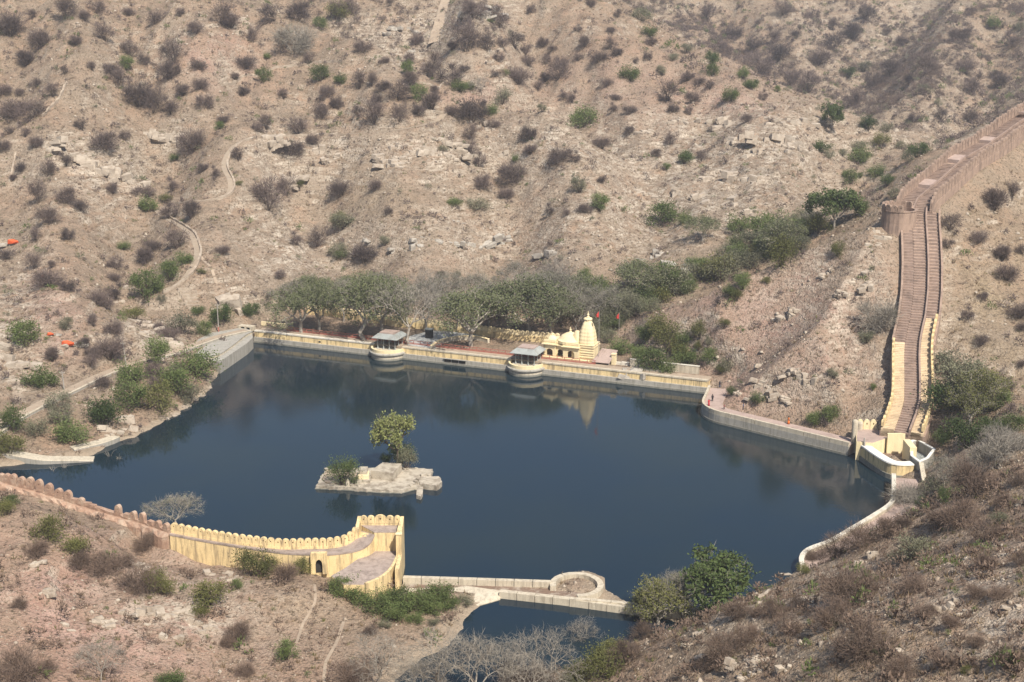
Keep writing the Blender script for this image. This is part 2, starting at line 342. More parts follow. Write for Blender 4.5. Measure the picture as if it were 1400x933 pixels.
class MB:
    def __init__(s): s.v = []; s.f = []
    def add(s, V, F):
        b = len(s.v); s.v += [tuple(map(float, p)) for p in V]; s.f += [tuple(b + i for i in f) for f in F]
    def box(s, x0, x1, y0, y1, z0, z1):
        s.add([(x0,y0,z0),(x1,y0,z0),(x1,y1,z0),(x0,y1,z0),(x0,y0,z1),(x1,y0,z1),(x1,y1,z1),(x0,y1,z1)],
              [(3,2,1,0),(4,5,6,7),(0,1,5,4),(1,2,6,5),(2,3,7,6),(3,0,4,7)])
    def prism(s, poly, z0, z1, scale_top=1.0):
        """poly: ccw xy; z0, z1 numbers or per-vertex lists"""
        n = len(poly); z0 = [z0] * n if np.isscalar(z0) else z0; z1 = [z1] * n if np.isscalar(z1) else z1
        cx = sum(p[0] for p in poly) / n; cy = sum(p[1] for p in poly) / n
        V = [(p[0], p[1], z) for p, z in zip(poly, z0)] + [(cx + (p[0] - cx) * scale_top, cy + (p[1] - cy) * scale_top, z) for p, z in zip(poly, z1)]
        s.add(V, [tuple(range(n - 1, -1, -1)), tuple(range(n, 2 * n))] + [(i, (i + 1) % n, n + (i + 1) % n, n + i) for i in range(n)])
    def sweep(s, path, sec, closed=False):
        """path (x,y,z); sec [(offset to the left, dz)] going round"""
        P = np.array(path, float); n = len(P); m = len(sec); V = []
        for i in range(n):
            a = P[(i - 1) % n] if (closed or i > 0) else P[i]; b = P[(i + 1) % n] if (closed or i < n - 1) else P[i]
            d1 = (P[i] - a)[:2]; d2 = (b - P[i])[:2]
            d1 = d1 / np.linalg.norm(d1) if np.linalg.norm(d1) > 1e-6 else None; d2 = d2 / np.linalg.norm(d2) if np.linalg.norm(d2) > 1e-6 else None
            if d1 is None: d1 = d2
            if d2 is None: d2 = d1
            t = d1 + d2; t = t / (np.linalg.norm(t) + 1e-9); k = 1 / max(0.5, float(t @ d1))
            nx, ny = -t[1] * k, t[0] * k
            for q in sec:
                o, dz = (q(i) if callable(q) else q)
                V.append((P[i][0] + nx * o, P[i][1] + ny * o, P[i][2] + dz))
        F = []
        for i in range(n if closed else n - 1):
            j = (i + 1) % n
            for k in range(m): F.append((i * m + k, i * m + (k + 1) % m, j * m + (k + 1) % m, j * m + k))
        if not closed: F += [tuple(range(m - 1, -1, -1)), tuple((n - 1) * m + k for k in range(m))]
        s.add(V, F)
    def lathe(s, prof, cx=0, cy=0, n=16, a0=0.0, a1=2 * math.pi, rib=None):
        full = abs(a1 - a0) > 6.28; na = n if full else n + 1; V = []
        for r, z in prof:
            for i in range(na):
                a = a0 + (a1 - a0) * i / n; rr = r * (rib(i, z) if rib else 1)
                V.append((cx + rr * math.cos(a), cy + rr * math.sin(a), z))
        F = []
        for k in range(len(prof) - 1):
            for i in range(n):
                j = (i + 1) % na; F.append((k * na + i, k * na + j, (k + 1) * na + j, (k + 1) * na + i))
        if full:
            if prof[-1][0] > 1e-4: F.append(tuple((len(prof) - 1) * na + i for i in range(na)))
            if prof[0][0] > 1e-4: F.append(tuple(range(na - 1, -1, -1)))
        s.add(V, F)
    def tube(s, a, b, r0, r1, n=5):
        a = np.array(a, float); b = np.array(b, float); t = b - a; t /= np.linalg.norm(t) + 1e-9
        u = np.cross(t, (0.31, 0.17, 0.94)); u /= np.linalg.norm(u) + 1e-9; w_ = np.cross(t, u); V = []
        for c, r in ((a, r0), (b, r1)):
            for i in range(n):
                q = 2 * math.pi * i / n; V.append(c + (u * math.cos(q) + w_ * math.sin(q)) * r)
        s.add(V, [(i, (i + 1) % n, n + (i + 1) % n, n + i) for i in range(n)] + [tuple(range(n - 1, -1, -1)), tuple(range(n, 2 * n))])
    def build(s, name, mat, parent=None, loc=(0, 0, 0), rz=0.0, smooth=False, local=False):
        """vertices are in world space unless local; a world-space part is moved into its parent's frame"""
        V = np.array(s.v, float)
        if parent is not None and not local:
            V = V - np.array(parent.location); a = -parent.rotation_euler.z
            V = np.c_[V[:, 0] * math.cos(a) - V[:, 1] * math.sin(a), V[:, 0] * math.sin(a) + V[:, 1] * math.cos(a), V[:, 2]]
        me = np_mesh(name, V, s.f, mat, smooth=smooth)
        bm = bmesh.new(); bm.from_mesh(me); bmesh.ops.recalc_face_normals(bm, faces=bm.faces); bm.to_mesh(me); bm.free()
        return link(name, me, parent, loc, rz)

# ------------------------------------------------------------------ materials
def new_mat(name):
    m = bpy.data.materials.new(name); m.use_nodes = True; n = m.node_tree; b = n.nodes['Principled BSDF']
    return m, n, b
def nd(n, t, **k):
    x = n.nodes.new(t)
    for a, v in k.items(): setattr(x, a, v)
    return x
def noise(n, vec, scale, detail=4, rough=0.55):
    x = nd(n, 'ShaderNodeTexNoise'); x.inputs['Scale'].default_value = scale; x.inputs['Detail'].default_value = detail; x.inputs['Roughness'].default_value = rough
    n.links.new(vec, x.inputs['Vector']); return x.outputs['Fac']
def ramp(n, fac, stops):
    x = nd(n, 'ShaderNodeValToRGB'); e = x.color_ramp.elements
    while len(e) < len(stops): e.new(0.5)
    for q, (p, c) in zip(e, stops): q.position = p; q.color = (c, c, c, 1) if np.isscalar(c) else (*c, 1)
    n.links.new(fac, x.inputs[0]); return x.outputs[0]
def mix(n, fac, a, b, mode='MIX'):
    x = nd(n, 'ShaderNodeMix', data_type='RGBA', blend_type=mode)
    for s, v in ((x.inputs[0], fac), (x.inputs[6], a), (x.inputs[7], b)):
        if hasattr(v, 'links'): n.links.new(v, s)
        else: s.default_value = v if np.isscalar(v) else (*v, 1)
    return x.outputs[2]
def stretch(n, vec, sx, sy, sz):
    x = nd(n, 'ShaderNodeMapping'); x.inputs['Scale'].default_value = (sx, sy, sz); n.links.new(vec, x.inputs[0]); return x.outputs[0]
def bump(n, b, fac, strength, dist):
    x = nd(n, 'ShaderNodeBump'); x.inputs['Strength'].default_value = strength; x.inputs['Distance'].default_value = dist
    n.links.new(fac, x.inputs['Height']); n.links.new(x.outputs[0], b.inputs['Normal'])
def stone(name, c0, c1, stain=None, s_amt=0.5, scale=0.6, rough=0.9, bmp=0.5, streak=False):
    m, n, b = new_mat(name); pos = nd(n, 'ShaderNodeNewGeometry').outputs['Position']
    f = ramp(n, noise(n, pos, scale, 6, 0.65), [(0.3, 0.0), (0.7, 1.0)])
    c = mix(n, f, c0, c1)
    if stain:
        v = stretch(n, pos, 1.4, 1.4, 0.16) if streak else pos
        g = ramp(n, noise(n, v, 1.1 if streak else 0.45, 5, 0.7), [(0.47, 0.0), (0.63, s_amt)])
        c = mix(n, g, c, stain)
    fine_ = noise(n, pos, 7.0, 3, 0.6)
    c = mix(n, ramp(n, fine_, [(0.3, 0.78), (0.7, 1.12)]), (0, 0, 0), c, 'MIX') if False else mix(n, 1.0, c, ramp(n, fine_, [(0.25, 0.75), (0.75, 1.0)]), 'MULTIPLY')
    n.links.new(c, b.inputs['Base Color']); b.inputs['Roughness'].default_value = rough
    bump(n, b, noise(n, pos, 3.0, 5, 0.65), bmp, 0.12)
    return m
M = {}
M['yellow'] = stone('yellow_plaster', (0.80, 0.62, 0.33), (0.72, 0.545, 0.28), (0.30, 0.225, 0.135), 0.85, streak=True, bmp=0.3)
M['tan'] = stone('tan_plaster', (0.66, 0.52, 0.34), (0.56, 0.43, 0.28), (0.36, 0.27, 0.18), 0.6, bmp=0.3)
M['cream'] = stone('cream_plaster', (0.86, 0.72, 0.45), (0.79, 0.645, 0.38), (0.5, 0.41, 0.27), 0.3, streak=True, bmp=0.15)
M['pale'] = stone('pale_limewash', (0.60, 0.53, 0.41), (0.50, 0.435, 0.33), (0.28, 0.235, 0.175), 0.6, streak=True, bmp=0.25)
M['white'] = stone('white_limewash', (0.72, 0.67, 0.57), (0.63, 0.58, 0.48), (0.38, 0.33, 0.26), 0.45, bmp=0.25)
M['chalk'] = stone('fresh_whitewash', (0.82, 0.80, 0.75), (0.76, 0.74, 0.68), (0.5, 0.46, 0.4), 0.25, bmp=0.15)
M['grey'] = stone('weathered_concrete', (0.42, 0.39, 0.34), (0.33, 0.31, 0.27), (0.20, 0.19, 0.15), 0.6, streak=True)
M['damp'] = stone('damp_masonry', (0.27, 0.26, 0.22), (0.20, 0.19, 0.16), (0.12, 0.12, 0.09), 0.6, streak=True)
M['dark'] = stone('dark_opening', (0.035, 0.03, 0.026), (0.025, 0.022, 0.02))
M['slate'] = stone('grey_roof', (0.36, 0.38, 0.36), (0.28, 0.30, 0.29), (0.19, 0.18, 0.16), 0.5)
M['court'] = stone('grey_court_paving', (0.50, 0.51, 0.50), (0.42, 0.43, 0.42), (0.32, 0.29, 0.25), 0.5)
M['earth'] = stone('packed_earth', (0.43, 0.34, 0.25), (0.35, 0.27, 0.195), (0.25, 0.19, 0.14), 0.5)
M['pinkfloor'] = stone('pink_stone_paving', (0.46, 0.35, 0.30), (0.38, 0.285, 0.24), (0.25, 0.18, 0.15), 0.5)
M['brick'] = stone('reddish_steps', (0.36, 0.26, 0.205), (0.28, 0.20, 0.16), (0.17, 0.12, 0.095), 0.7, scale=1.2)
M['red_stone'] = stone('pinkish_fort_stone', (0.40, 0.285, 0.215), (0.28, 0.195, 0.148), (0.16, 0.115, 0.09), 0.8, streak=True)
M['rubble'] = stone('red_rubble_masonry', (0.46, 0.30, 0.205), (0.27, 0.165, 0.12), (0.52, 0.41, 0.31), 0.7, scale=1.9, bmp=1.0)
M['redpaint'] = stone('red_paint', (0.42, 0.14, 0.10), (0.36, 0.12, 0.09))
M['oldfloor'] = stone('old_court_floor', (0.43, 0.345, 0.295), (0.31, 0.245, 0.205), (0.21, 0.165, 0.14), 0.7, scale=0.9, bmp=0.5)
M['ruin'] = stone('ruined_masonry', (0.54, 0.48, 0.385), (0.38, 0.325, 0.25), (0.22, 0.18, 0.135), 0.8, scale=0.9, bmp=1.0)
M['debris'] = stone('brown_debris', (0.24, 0.16, 0.11), (0.16, 0.105, 0.075), (0.42, 0.36, 0.29), 0.8, scale=2.2, bmp=1.0)
M['rock'] = stone('pale_rock', (0.50, 0.43, 0.345), (0.36, 0.295, 0.23), (0.25, 0.195, 0.145), 0.6, scale=0.5, bmp=1.0)
M['rockgrey'] = stone('grey_rock', (0.46, 0.42, 0.355), (0.35, 0.31, 0.26), (0.17, 0.15, 0.13), 0.6, scale=0.5, bmp=1.0)
M['orange'] = stone('orange_paint', (0.72, 0.12, 0.035), (0.62, 0.10, 0.03))
M['flag'] = stone('red_cloth', (0.60, 0.06, 0.05), (0.52, 0.05, 0.04))
M['pole'] = stone('grey_pole', (0.36, 0.33, 0.29), (0.30, 0.27, 0.24))
M['path'] = stone('pale_path', (0.36, 0.29, 0.215), (0.29, 0.23, 0.17), (0.27, 0.21, 0.16), 0.5)
M['drystone'] = stone('dry_stone', (0.40, 0.32, 0.24), (0.26, 0.20, 0.15), (0.5, 0.43, 0.34), 0.6, scale=2.0, bmp=1.0)
M['skin'] = stone('skin', (0.22, 0.12, 0.075), (0.20, 0.11, 0.07)); M['hair'] = stone('black_hair', (0.012, 0.01, 0.009), (0.02, 0.015, 0.012))
def leaf_mat(name, c0, c1, var=0.35, trans=0.25):
    m, n, b = new_mat(name); oi = nd(n, 'ShaderNodeObjectInfo'); geo = nd(n, 'ShaderNodeNewGeometry')
    f = noise(n, geo.outputs['Position'], 0.9, 3)
    c = mix(n, ramp(n, f, [(0.3, 0.0), (0.7, 1.0)]), c0, c1)
    c = mix(n, 1.0, c, ramp(n, oi.outputs['Random'], [(0.0, (1 - var, 1 - var, 1 - var)), (0.5, (1, 0.97, 0.92)), (1.0, (1 + var * 0.3, 1.0 + var * 0.2, 1 + var * 0.1))]), 'MULTIPLY')
    n.links.new(c, b.inputs['Base Color']); b.inputs['Roughness'].default_value = 0.8; b.inputs['Specular IOR Level'].default_value = 0.15
    if trans:
        t = nd(n, 'ShaderNodeBsdfTranslucent'); n.links.new(c, t.inputs[0]); ms = nd(n, 'ShaderNodeMixShader'); ms.inputs[0].default_value = trans
        out = n.nodes['Material Output']; n.links.new(b.outputs[0], ms.inputs[1]); n.links.new(t.outputs[0], ms.inputs[2]); n.links.new(ms.outputs[0], out.inputs[0])
    return m
M['dry'] = leaf_mat('dry_twigs', (0.145, 0.114, 0.104), (0.108, 0.085, 0.081), 0.35, 0.0)
M['brown'] = leaf_mat('brown_twigs', (0.17, 0.125, 0.098), (0.125, 0.092, 0.076), 0.3, 0.0)
M['bark'] = leaf_mat('dark_bark', (0.11, 0.085, 0.07), (0.08, 0.062, 0.052), 0.2, 0.0)
M['palebark'] = leaf_mat('pale_bark', (0.34, 0.31, 0.27), (0.25, 0.225, 0.195), 0.2, 0.0)
M['paletwig'] = leaf_mat('pale_twigs', (0.255, 0.235, 0.205), (0.195, 0.18, 0.155), 0.2, 0.0)
M['green'] = leaf_mat('green_leaves', (0.15, 0.185, 0.07), (0.10, 0.14, 0.05), 0.35)
M['olive'] = leaf_mat('olive_leaves', (0.175, 0.175, 0.065), (0.125, 0.135, 0.05), 0.3)
M['deep'] = leaf_mat('deep_green_leaves', (0.10, 0.135, 0.05), (0.065, 0.095, 0.036), 0.3)
M['greygreen'] = leaf_mat('grey_green_leaves', (0.21, 0.21, 0.145), (0.155, 0.16, 0.105), 0.3)
M['limegreen'] = leaf_mat('yellow_green_leaves', (0.27, 0.29, 0.115), (0.20, 0.225, 0.085), 0.1)
M['treegreen'] = leaf_mat('dusty_tree_leaves', (0.165, 0.18, 0.095), (0.115, 0.135, 0.068), 0.3)
M['straw'] = leaf_mat('dry_grass', (0.27, 0.205, 0.13), (0.20, 0.15, 0.095), 0.3)

def ground_mat():
    m, n, b = new_mat('dry_hillside'); geo = nd(n, 'ShaderNodeNewGeometry'); pos = geo.outputs['Position']
    at = nd(n, 'ShaderNodeVertexColor', layer_name='zone'); sep = nd(n, 'ShaderNodeSeparateColor'); n.links.new(at.outputs[0], sep.inputs[0])
    big_ = noise(n, pos, 0.05, 3, 0.65); md = noise(n, pos, 0.25, 3, 0.7); sm = noise(n, pos, 1.0, 2, 0.75); ti = noise(n, pos, 2.6, 2, 0.8)
    c = mix(n, ramp(n, big_, [(0.38, 0.0), (0.62, 1.0)]), (0.285, 0.20, 0.14), (0.27, 0.21, 0.155))
    c = mix(n, ramp(n, md, [(0.42, 0.0), (0.62, 0.85)]), c, (0.195, 0.148, 0.105))
    c = mix(n, ramp(n, noise(n, pos, 0.085, 3, 0.65), [(0.58, 0.0), (0.70, 0.6)]), c, (0.37, 0.245, 0.165))
    c = mix(n, sep.outputs[0], c, mix(n, ramp(n, md, [(0.35, 0.0), (0.65, 1.0)]), (0.28, 0.17, 0.13), (0.40, 0.265, 0.215)))
    c = mix(n, sep.outputs[2], c, mix(n, ramp(n, sm, [(0.35, 0.0), (0.65, 1.0)]), (0.17, 0.13, 0.085), (0.33, 0.255, 0.17)))
    slope = nd(n, 'ShaderNodeSeparateXYZ'); n.links.new(geo.outputs['True Normal'], slope.inputs[0])
    steep = ramp(n, slope.outputs[2], [(0.50, 1.0), (0.80, 0.0)])
    lay = noise(n, stretch(n, pos, 0.16, 0.16, 1.5), 1.0, 3, 0.7)                                     # bedding of the rock
    rk = mix(n, ramp(n, lay, [(0.38, 0.0), (0.60, 1.0)]), (0.22, 0.172, 0.13), (0.54, 0.47, 0.38))
    rk = mix(n, ramp(n, sm, [(0.42, 0.0), (0.66, 0.75)]), rk, (0.31, 0.25, 0.195))
    c = mix(n, mix(n, 1.0, steep, ramp(n, md, [(0.35, 0.15), (0.6, 0.9)]), 'MULTIPLY'), c, rk)
    ex = mix(n, 1.0, sep.outputs[1], ramp(n, noise(n, pos, 0.42, 3, 0.75), [(0.40, 0.0), (0.54, 1.0)]), 'MULTIPLY')
    c = mix(n, ex, c, rk)
    c = mix(n, ramp(n, ti, [(0.58, 0.0), (0.70, 0.6)]), c, (0.47, 0.395, 0.31))
    c = mix(n, ramp(n, noise(n, pos, 1.5, 2, 0.8), [(0.52, 0.0), (0.64, 0.9)]), c, (0.115, 0.088, 0.06))
    zz_ = nd(n, 'ShaderNodeSeparateXYZ'); n.links.new(pos, zz_.inputs[0])
    c = mix(n, ramp(n, zz_.outputs[2], [(0.0, 0.7), (0.55, 0.55), (0.95, 0.0)]), c, mix(n, sm, (0.27, 0.215, 0.155), (0.42, 0.35, 0.265)))   # drawdown band
    n.links.new(c, b.inputs['Base Color']); b.inputs['Roughness'].default_value = 0.95; b.inputs['Specular IOR Level'].default_value = 0.1
    hgt = mix(n, 0.45, sm, ti); bump(n, b, hgt, 1.0, 0.9)
    return m
M['ground'] = ground_mat()
def water_mat():
    m, n, b = new_mat('lake_water'); pos = nd(n, 'ShaderNodeNewGeometry').outputs['Position']
    b.inputs['Base Color'].default_value = (0.010, 0.021, 0.030, 1); b.inputs['Roughness'].default_value = 0.06; b.inputs['IOR'].default_value = 1.333
    n.links.new(mix(n, ramp(n, noise(n, pos, 0.02, 3, 0.6), [(0.4, 0.0), (0.65, 1.0)]), (0.007, 0.017, 0.027), (0.012, 0.021, 0.024)), b.inputs['Base Color'])
    f = mix(n, 0.4, noise(n, stretch(n, pos, 1, 0.7, 1), 1.6, 3), noise(n, pos, 0.25, 2))
    rr = ramp(n, noise(n, stretch(n, pos, 1, 0.45, 1), 0.035, 3, 0.6), [(0.42, 0.035), (0.66, 0.13)]); n.links.new(rr, b.inputs['Roughness'])
    bump(n, b, f, 0.25, 0.06)
    return m
M['water'] = water_mat()

# ------------------------------------------------------------------ terrain mesh
def make_terrain():
    ny, nx = GX.shape; V = np.c_[GX.ravel(), GY.ravel(), H.ravel()]
    idx = np.arange(ny * nx).reshape(ny, nx)
    F = np.stack([idx[:-1, :-1], idx[:-1, 1:], idx[1:, 1:], idx[1:, :-1]], -1).reshape(-1, 4)
    # leave out what lies far to the sides of the view
    cx = GX[:-1, :-1].ravel(); cy = GY[:-1, :-1].ravel()
    keep = (np.abs(cx) < 42 + cy * 0.445)
    F = F[keep]
    used = np.unique(F); remap = np.full(ny * nx, -1); remap[used] = np.arange(len(used))
    me = np_mesh('terrain', V[used], remap[F], M['ground'], smooth=True)
    X, Y = GX.ravel()[used], GY.ravel()[used]
    U, W = to_px(np.c_[X, Y, H.ravel()[used]])
    def blob(u, v, su, sv_, ylo=0, yhi=2000): return np.exp(-((U - u) / su) ** 2 - ((W - v) / sv_) ** 2) * ((Y > ylo) & (Y < yhi))
    nz = 0.75 + 0.9 * fbm(X + 55, Y - 20, 9, 3)
    red = np.clip((blob(120, 850, 330, 120, 0, 240) + blob(70, 440, 40, 60, 300) * 0.9 + blob(300, 85, 60, 40, 400) * 0.8 + blob(1330, 830, 200, 130, 0, 215) * 0.35 + blob(860, 120, 160, 60, 500) * 0.45
                   + blob(1000, 140, 60, 25, 500) * 0.7 + blob(640, 130, 40, 16, 500) * 0.9 + blob(1060, 440, 150, 90, 290, 380) * 0.95 + blob(1020, 540, 60, 25, 290, 340) * .6) * nz, 0, 1)
    rocky = np.clip((blob(130, 230, 80, 40) + blob(380, 215, 45, 50) + blob(590, 210, 90, 30) + blob(1030, 190, 130, 55, 420) + blob(930, 270, 180, 55, 420) * 0.9 + blob(650, 330, 300, 35, 400) * 0.7 + blob(640, 20, 60, 30) + blob(560, 60, 60, 40)
                     + blob(20, 450, 60, 120, 300) * 0.8 + blob(200, 460, 60, 30, 300) + blob(1130, 420, 110, 110, 280, 380) * 0.6 + blob(400, 350, 80, 40) * 0.7 + blob(780, 190, 120, 50) * 0.7 + blob(1200, 60, 120, 90, 600) * 0.6
                     + blob(1330, 200, 100, 60, 500) * 0.6 + blob(250, 830, 120, 60, 0, 240) * 0.8 + blob(1030, 820, 120, 60, 0, 220) * 0.9 + blob(1350, 830, 200, 110, 0, 220) * 0.6 + blob(1290, 470, 14, 120, 280) * 0.6) * nz * 1.25, 0, 1)
    straw = np.clip((blob(1200, 900, 200, 90, 0, 220) * 0.5 + blob(1350, 420, 90, 140, 280, 400) * 0.8 + blob(420, 830, 140, 60, 0, 230) * 0.6 + blob(500, 270, 70, 40) * 0.5) * nz, 0, 1)
    ca = me.color_attributes.new('zone', 'FLOAT_COLOR', 'POINT')
    ca.data.foreach_set('color', np.c_[red, rocky, straw, np.ones(len(X))].astype(np.float32).ravel())
    return tag(link('terrain', me), kind='structure')
make_terrain()
def sheet(name, poly, z):
    mb = MB(); mb.add([(p[0], p[1], z) for p in poly], [tuple(range(len(poly)))]); return tag(mb.build(name, M['water']), kind='structure')
WL = [G(548, 803), G(683, 813), G(862, 829), G(985, 846)]
sheet('lake', [(-200, 200), (-40, 200)] + [tuple(p[:2]) for p in WL] + [(110, 190), (125, 225), (125, 332), (48, 332), (-66, 377), (-100, 385), (-200, 340)], 0.0)
sheet('pond', [tuple(p[:2]) for p in WL[::-1]] + [(-44, 206), (-44, 172), (48, 172)], -0.02)

# ---- merlons
def merlon_me(name, mat, hole=True, ogive=0.0):
    w2, hs = 0.47, 0.60; out = [(-w2, 0), (0, 0), (w2, 0), (w2, hs * 0.5), (w2, hs)]
    for i in range(1, 8):
        a = math.pi * i / 8; out.append((w2 * math.cos(a), hs + (1 - hs) * math.sin(a) ** (1.0 - ogive * 0.3)))
    out += [(-w2, hs), (-w2, hs * 0.5)]; n = len(out)
    hc = (0, 0.58); inn = []
    for x, z in out:
        dx, dz = x - hc[0], z - hc[1]; L = math.hypot(dx * 1.0, dz); inn.append((hc[0] + dx / L * 0.085, hc[1] + dz / L * 0.13))
    V = [(x, -.5, z) for x, z in out] + [(x, .5, z) for x, z in out] + [(x, -.5, z) for x, z in inn] + [(x, .5, z) for x, z in inn]; F = []
    for i in range(n):
        j = (i + 1) % n
        F += [(i, j, 2 * n + j, 2 * n + i), (n + j, n + i, 3 * n + i, 3 * n + j), (j, i, n + i, n + j), (2 * n + i, 2 * n + j, 3 * n + j, 3 * n + i)]
    # the back of the loophole is closed off in the thickness of the wall
    b = len(V); V += [(x, .25, z) for x, z in inn]; F.append(tuple(range(b, b + n)))
    return np_mesh(name, V, F, mat)
ME_MY = merlon_me('merlon', M['yellow']); ME_MC = merlon_me('merlon', M['cream']); ME_MR = merlon_me('merlon', M['red_stone']); ME_MB = merlon_me('merlon', M['rubble'])
def merlons(parent, path, me, w_=1.25, h=1.5, t=0.5, zoff=0.0, jit=0.0, skip=None):
    """stand merlons side by side along a path; parent sits at the world origin frame"""
    P = np.array(dens(path, 0.25)); L = np.r_[0, np.cumsum(np.linalg.norm(np.diff(P[:, :2], axis=0), axis=1))]; n = max(1, int(L[-1] / w_)); st_ = L[-1] / n
    for k in range(n):
        s = (k + 0.5) * st_
        if skip and skip(k, n): continue
        x, y, z = [np.interp(s, L, P[:, i]) for i in range(3)]
        x1, y1 = [np.interp(min(s + .6, L[-1]), L, P[:, i]) for i in (0, 1)]; x0, y0 = [np.interp(max(s - .6, 0), L, P[:, i]) for i in (0, 1)]
        hh = h * (1 + random.uniform(-jit, jit)); loc = np.array([x, y, z + zoff]) - np.array(parent.location)
        link('merlon', me, parent, loc, math.atan2(y1 - y0, x1 - x0), (st_ * 1.02 if jit == 0 else st_ * random.uniform(.9, 1.0), t, hh))
ME_CUBE = {}
def cube(mat):
    if mat not in ME_CUBE:
        b = MB(); b.box(-.5, .5, -.5, .5, 0, 1); me = np_mesh('block', np.array(b.v), b.f, M[mat]); ME_CUBE[mat] = me
    return ME_CUBE[mat]
def box_obj(name, mat, parent, x0, x1, y0, y1, z0, z1):      # in the parent's frame
    b = MB(); b.box(x0, x1, y0, y1, z0, z1); return b.build(name, M[mat], parent, local=True)

# ================================================================== far dam
t = empty('dam_wall', dam(0, 0, 0), DRZ, label='long yellow and grey dam wall with white coping across the head of the lake', cat='dam')
N1 = dam_x(530, 486, 0.5)[0]; N2 = dam_x(718, 508, 0.5)[0]
BR = 4.5
for x0, x1 in ((0, N1 - BR + .4), (N1 + BR - .4, N2 - BR + .4), (N2 + BR - .4, DL)):
    box_obj('plinth', 'grey', t, x0, x1, -0.05, 2.2, -3, 1.45)
    box_obj('wet_foot', 'damp', t, x0 + .03, x1 - .03, -0.35, 0.3, -3, 0.42)
    box_obj('facing', 'yellow', t, x0 + .02, x1 - .02, 0.55, 3.6, 0, 2.85)
    box_obj('coping', 'white' if x0 == 0 else 'pale', t, x0 + .01, x1 - .01, 0.42, 1.35, 2.855, 3.2)
box_obj('walkway', 'earth', t, 0.3, DL, 1.36, 4.6, 2.5, 2.98)
# railing of red posts and rails at the back of the walk
rail = MB()
for x in np.arange(8, N2 + 17, 2.0): rail.box(x - .06, x + .06, 4.2, 4.32, 2.9, 4.0)
for zz in (3.35, 3.9): rail.box(8, N2 + 17, 4.22, 4.30, zz, zz + .12)
rail.box(8, N2 + 17, 4.15, 4.37, 2.9, 3.22)
rail.build('railing', M['redpaint'], t, local=True)
sx = dam_x(622, 492, 1.5)[0]
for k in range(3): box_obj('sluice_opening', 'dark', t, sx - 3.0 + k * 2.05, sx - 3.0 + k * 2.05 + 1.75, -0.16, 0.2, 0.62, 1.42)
box_obj('sluice_hood', 'grey', t, sx - 3.2, sx + 3.1, -0.5, 0.1, 1.46, 1.6)
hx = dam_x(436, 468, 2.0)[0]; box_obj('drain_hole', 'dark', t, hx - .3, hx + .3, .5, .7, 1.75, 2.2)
# whitewashed parapet near the quay end
t = empty('whitewashed_parapet', dam(DL - 20, 5.6, 2.9), DRZ, label='short stained whitewashed parapet behind the dam walk near the rocky spur', cat='parapet')
box_obj('wall', 'pale', t, -1, 16.5, 0, .5, -.4, 1.9); box_obj('cap', 'white', t, -1.1, 16.6, -.08, .58, 1.9, 2.05)
t = empty('stone_kerb', dam(DL - 34, 6.4, 2.9), DRZ, label='low pale stone kerb between the temple terrace and whitewashed parapet', cat='kerb')
for k in range(6): box_obj('block', 'white', t, k * 2.1, k * 2.1 + 1.95, 0, .6 + .1 * (k % 2), -.3, .5 + .12 * ((k * 7) % 3))

# ---- bastion pavilions
def pavilion(x, lab):
    t = empty('lake_pavilion', dam(x, 0.6, 0), DRZ, label=lab, cat='pavilion', group='pavilions on the dam')
    a0, a1 = -math.pi, 0.0
    b = MB(); b.lathe([(BR, -3), (BR, 1.15), (0.01, 1.15)], 0, 0.2, 24, a0, a1); b.build('drum', M['pale'], t, local=True)
    b = MB(); b.lathe([(BR - .02, -2.5), (BR + .05, -2.4), (BR + .05, .45), (BR - .02, .5)], 0, 0.2, 24, a0, a1); b.build('wet_foot', M['damp'], t, local=True)
    b = MB(); b.lathe([(BR, 1.15), (BR + .45, 1.42), (BR + .45, 1.75), (BR + .1, 1.95), (BR - .4, 1.95)], 0, 0.2, 24, a0, a1); b.build('moulding', M['grey'], t, local=True)
    b = MB(); b.lathe([(BR + .02, 1.95), (BR + .06, 2.75), (BR - .4, 2.75), (BR - .4, 2.05), (0.01, 2.05)], 0, 0.2, 24, a0, a1); b.build('parapet', M['cream'], t, local=True)
    b = MB(); b.box(-3.4, 3.4, -1.7, 4.2, 1.9, 2.3); b.build('floor', M['pale'], t, local=True)
    for px in (-2.5, -0.85, 0.85, 2.5):
        for py in (-1.0, 3.2):
            b = MB(); b.lathe([(.24, 0), (.24, .25), (.13, .35), (.12, 2.35), (.22, 2.55), (.22, 2.75)], 0, 0, 8); b.build('column', M['slate'], t, (px, py, 2.3), local=True)
    for py in (1.1,):
        for px in (-2.5, 2.5):
            b = MB(); b.lathe([(.24, 0), (.24, .25), (.13, .35), (.12, 2.35), (.22, 2.55), (.22, 2.75)], 0, 0, 8); b.build('column', M['slate'], t, (px, py, 2.3), local=True)
    b = MB(); b.box(-2.8, 2.8, -1.3, 3.5, 5.05, 5.35); b.build('lintel', M['slate'], t, local=True)
    b = MB(); b.prism([(-3.6, -2.2), (3.6, -2.2), (3.6, 4.4), (-3.6, 4.4)], 5.35, 6.35, 0.66); b.prism([(-3.65, -2.25), (3.65, -2.25), (3.65, 4.45), (-3.65, 4.45)], 5.24, 5.346)
    r_ = b.build('roof', M['slate'], t, local=True)
    b = MB(); b.box(-2.1, 2.1, -.7, 2.9, 6.35, 6.62); b.build('ridge_slab', M['pinkfloor'], r_, local=True)
    return t
pavilion(N1, 'open grey-roofed pavilion on round dam bastion farther from the domed temple')
pavilion(N2, 'open grey-roofed pavilion on round dam bastion right beside the domed temple')

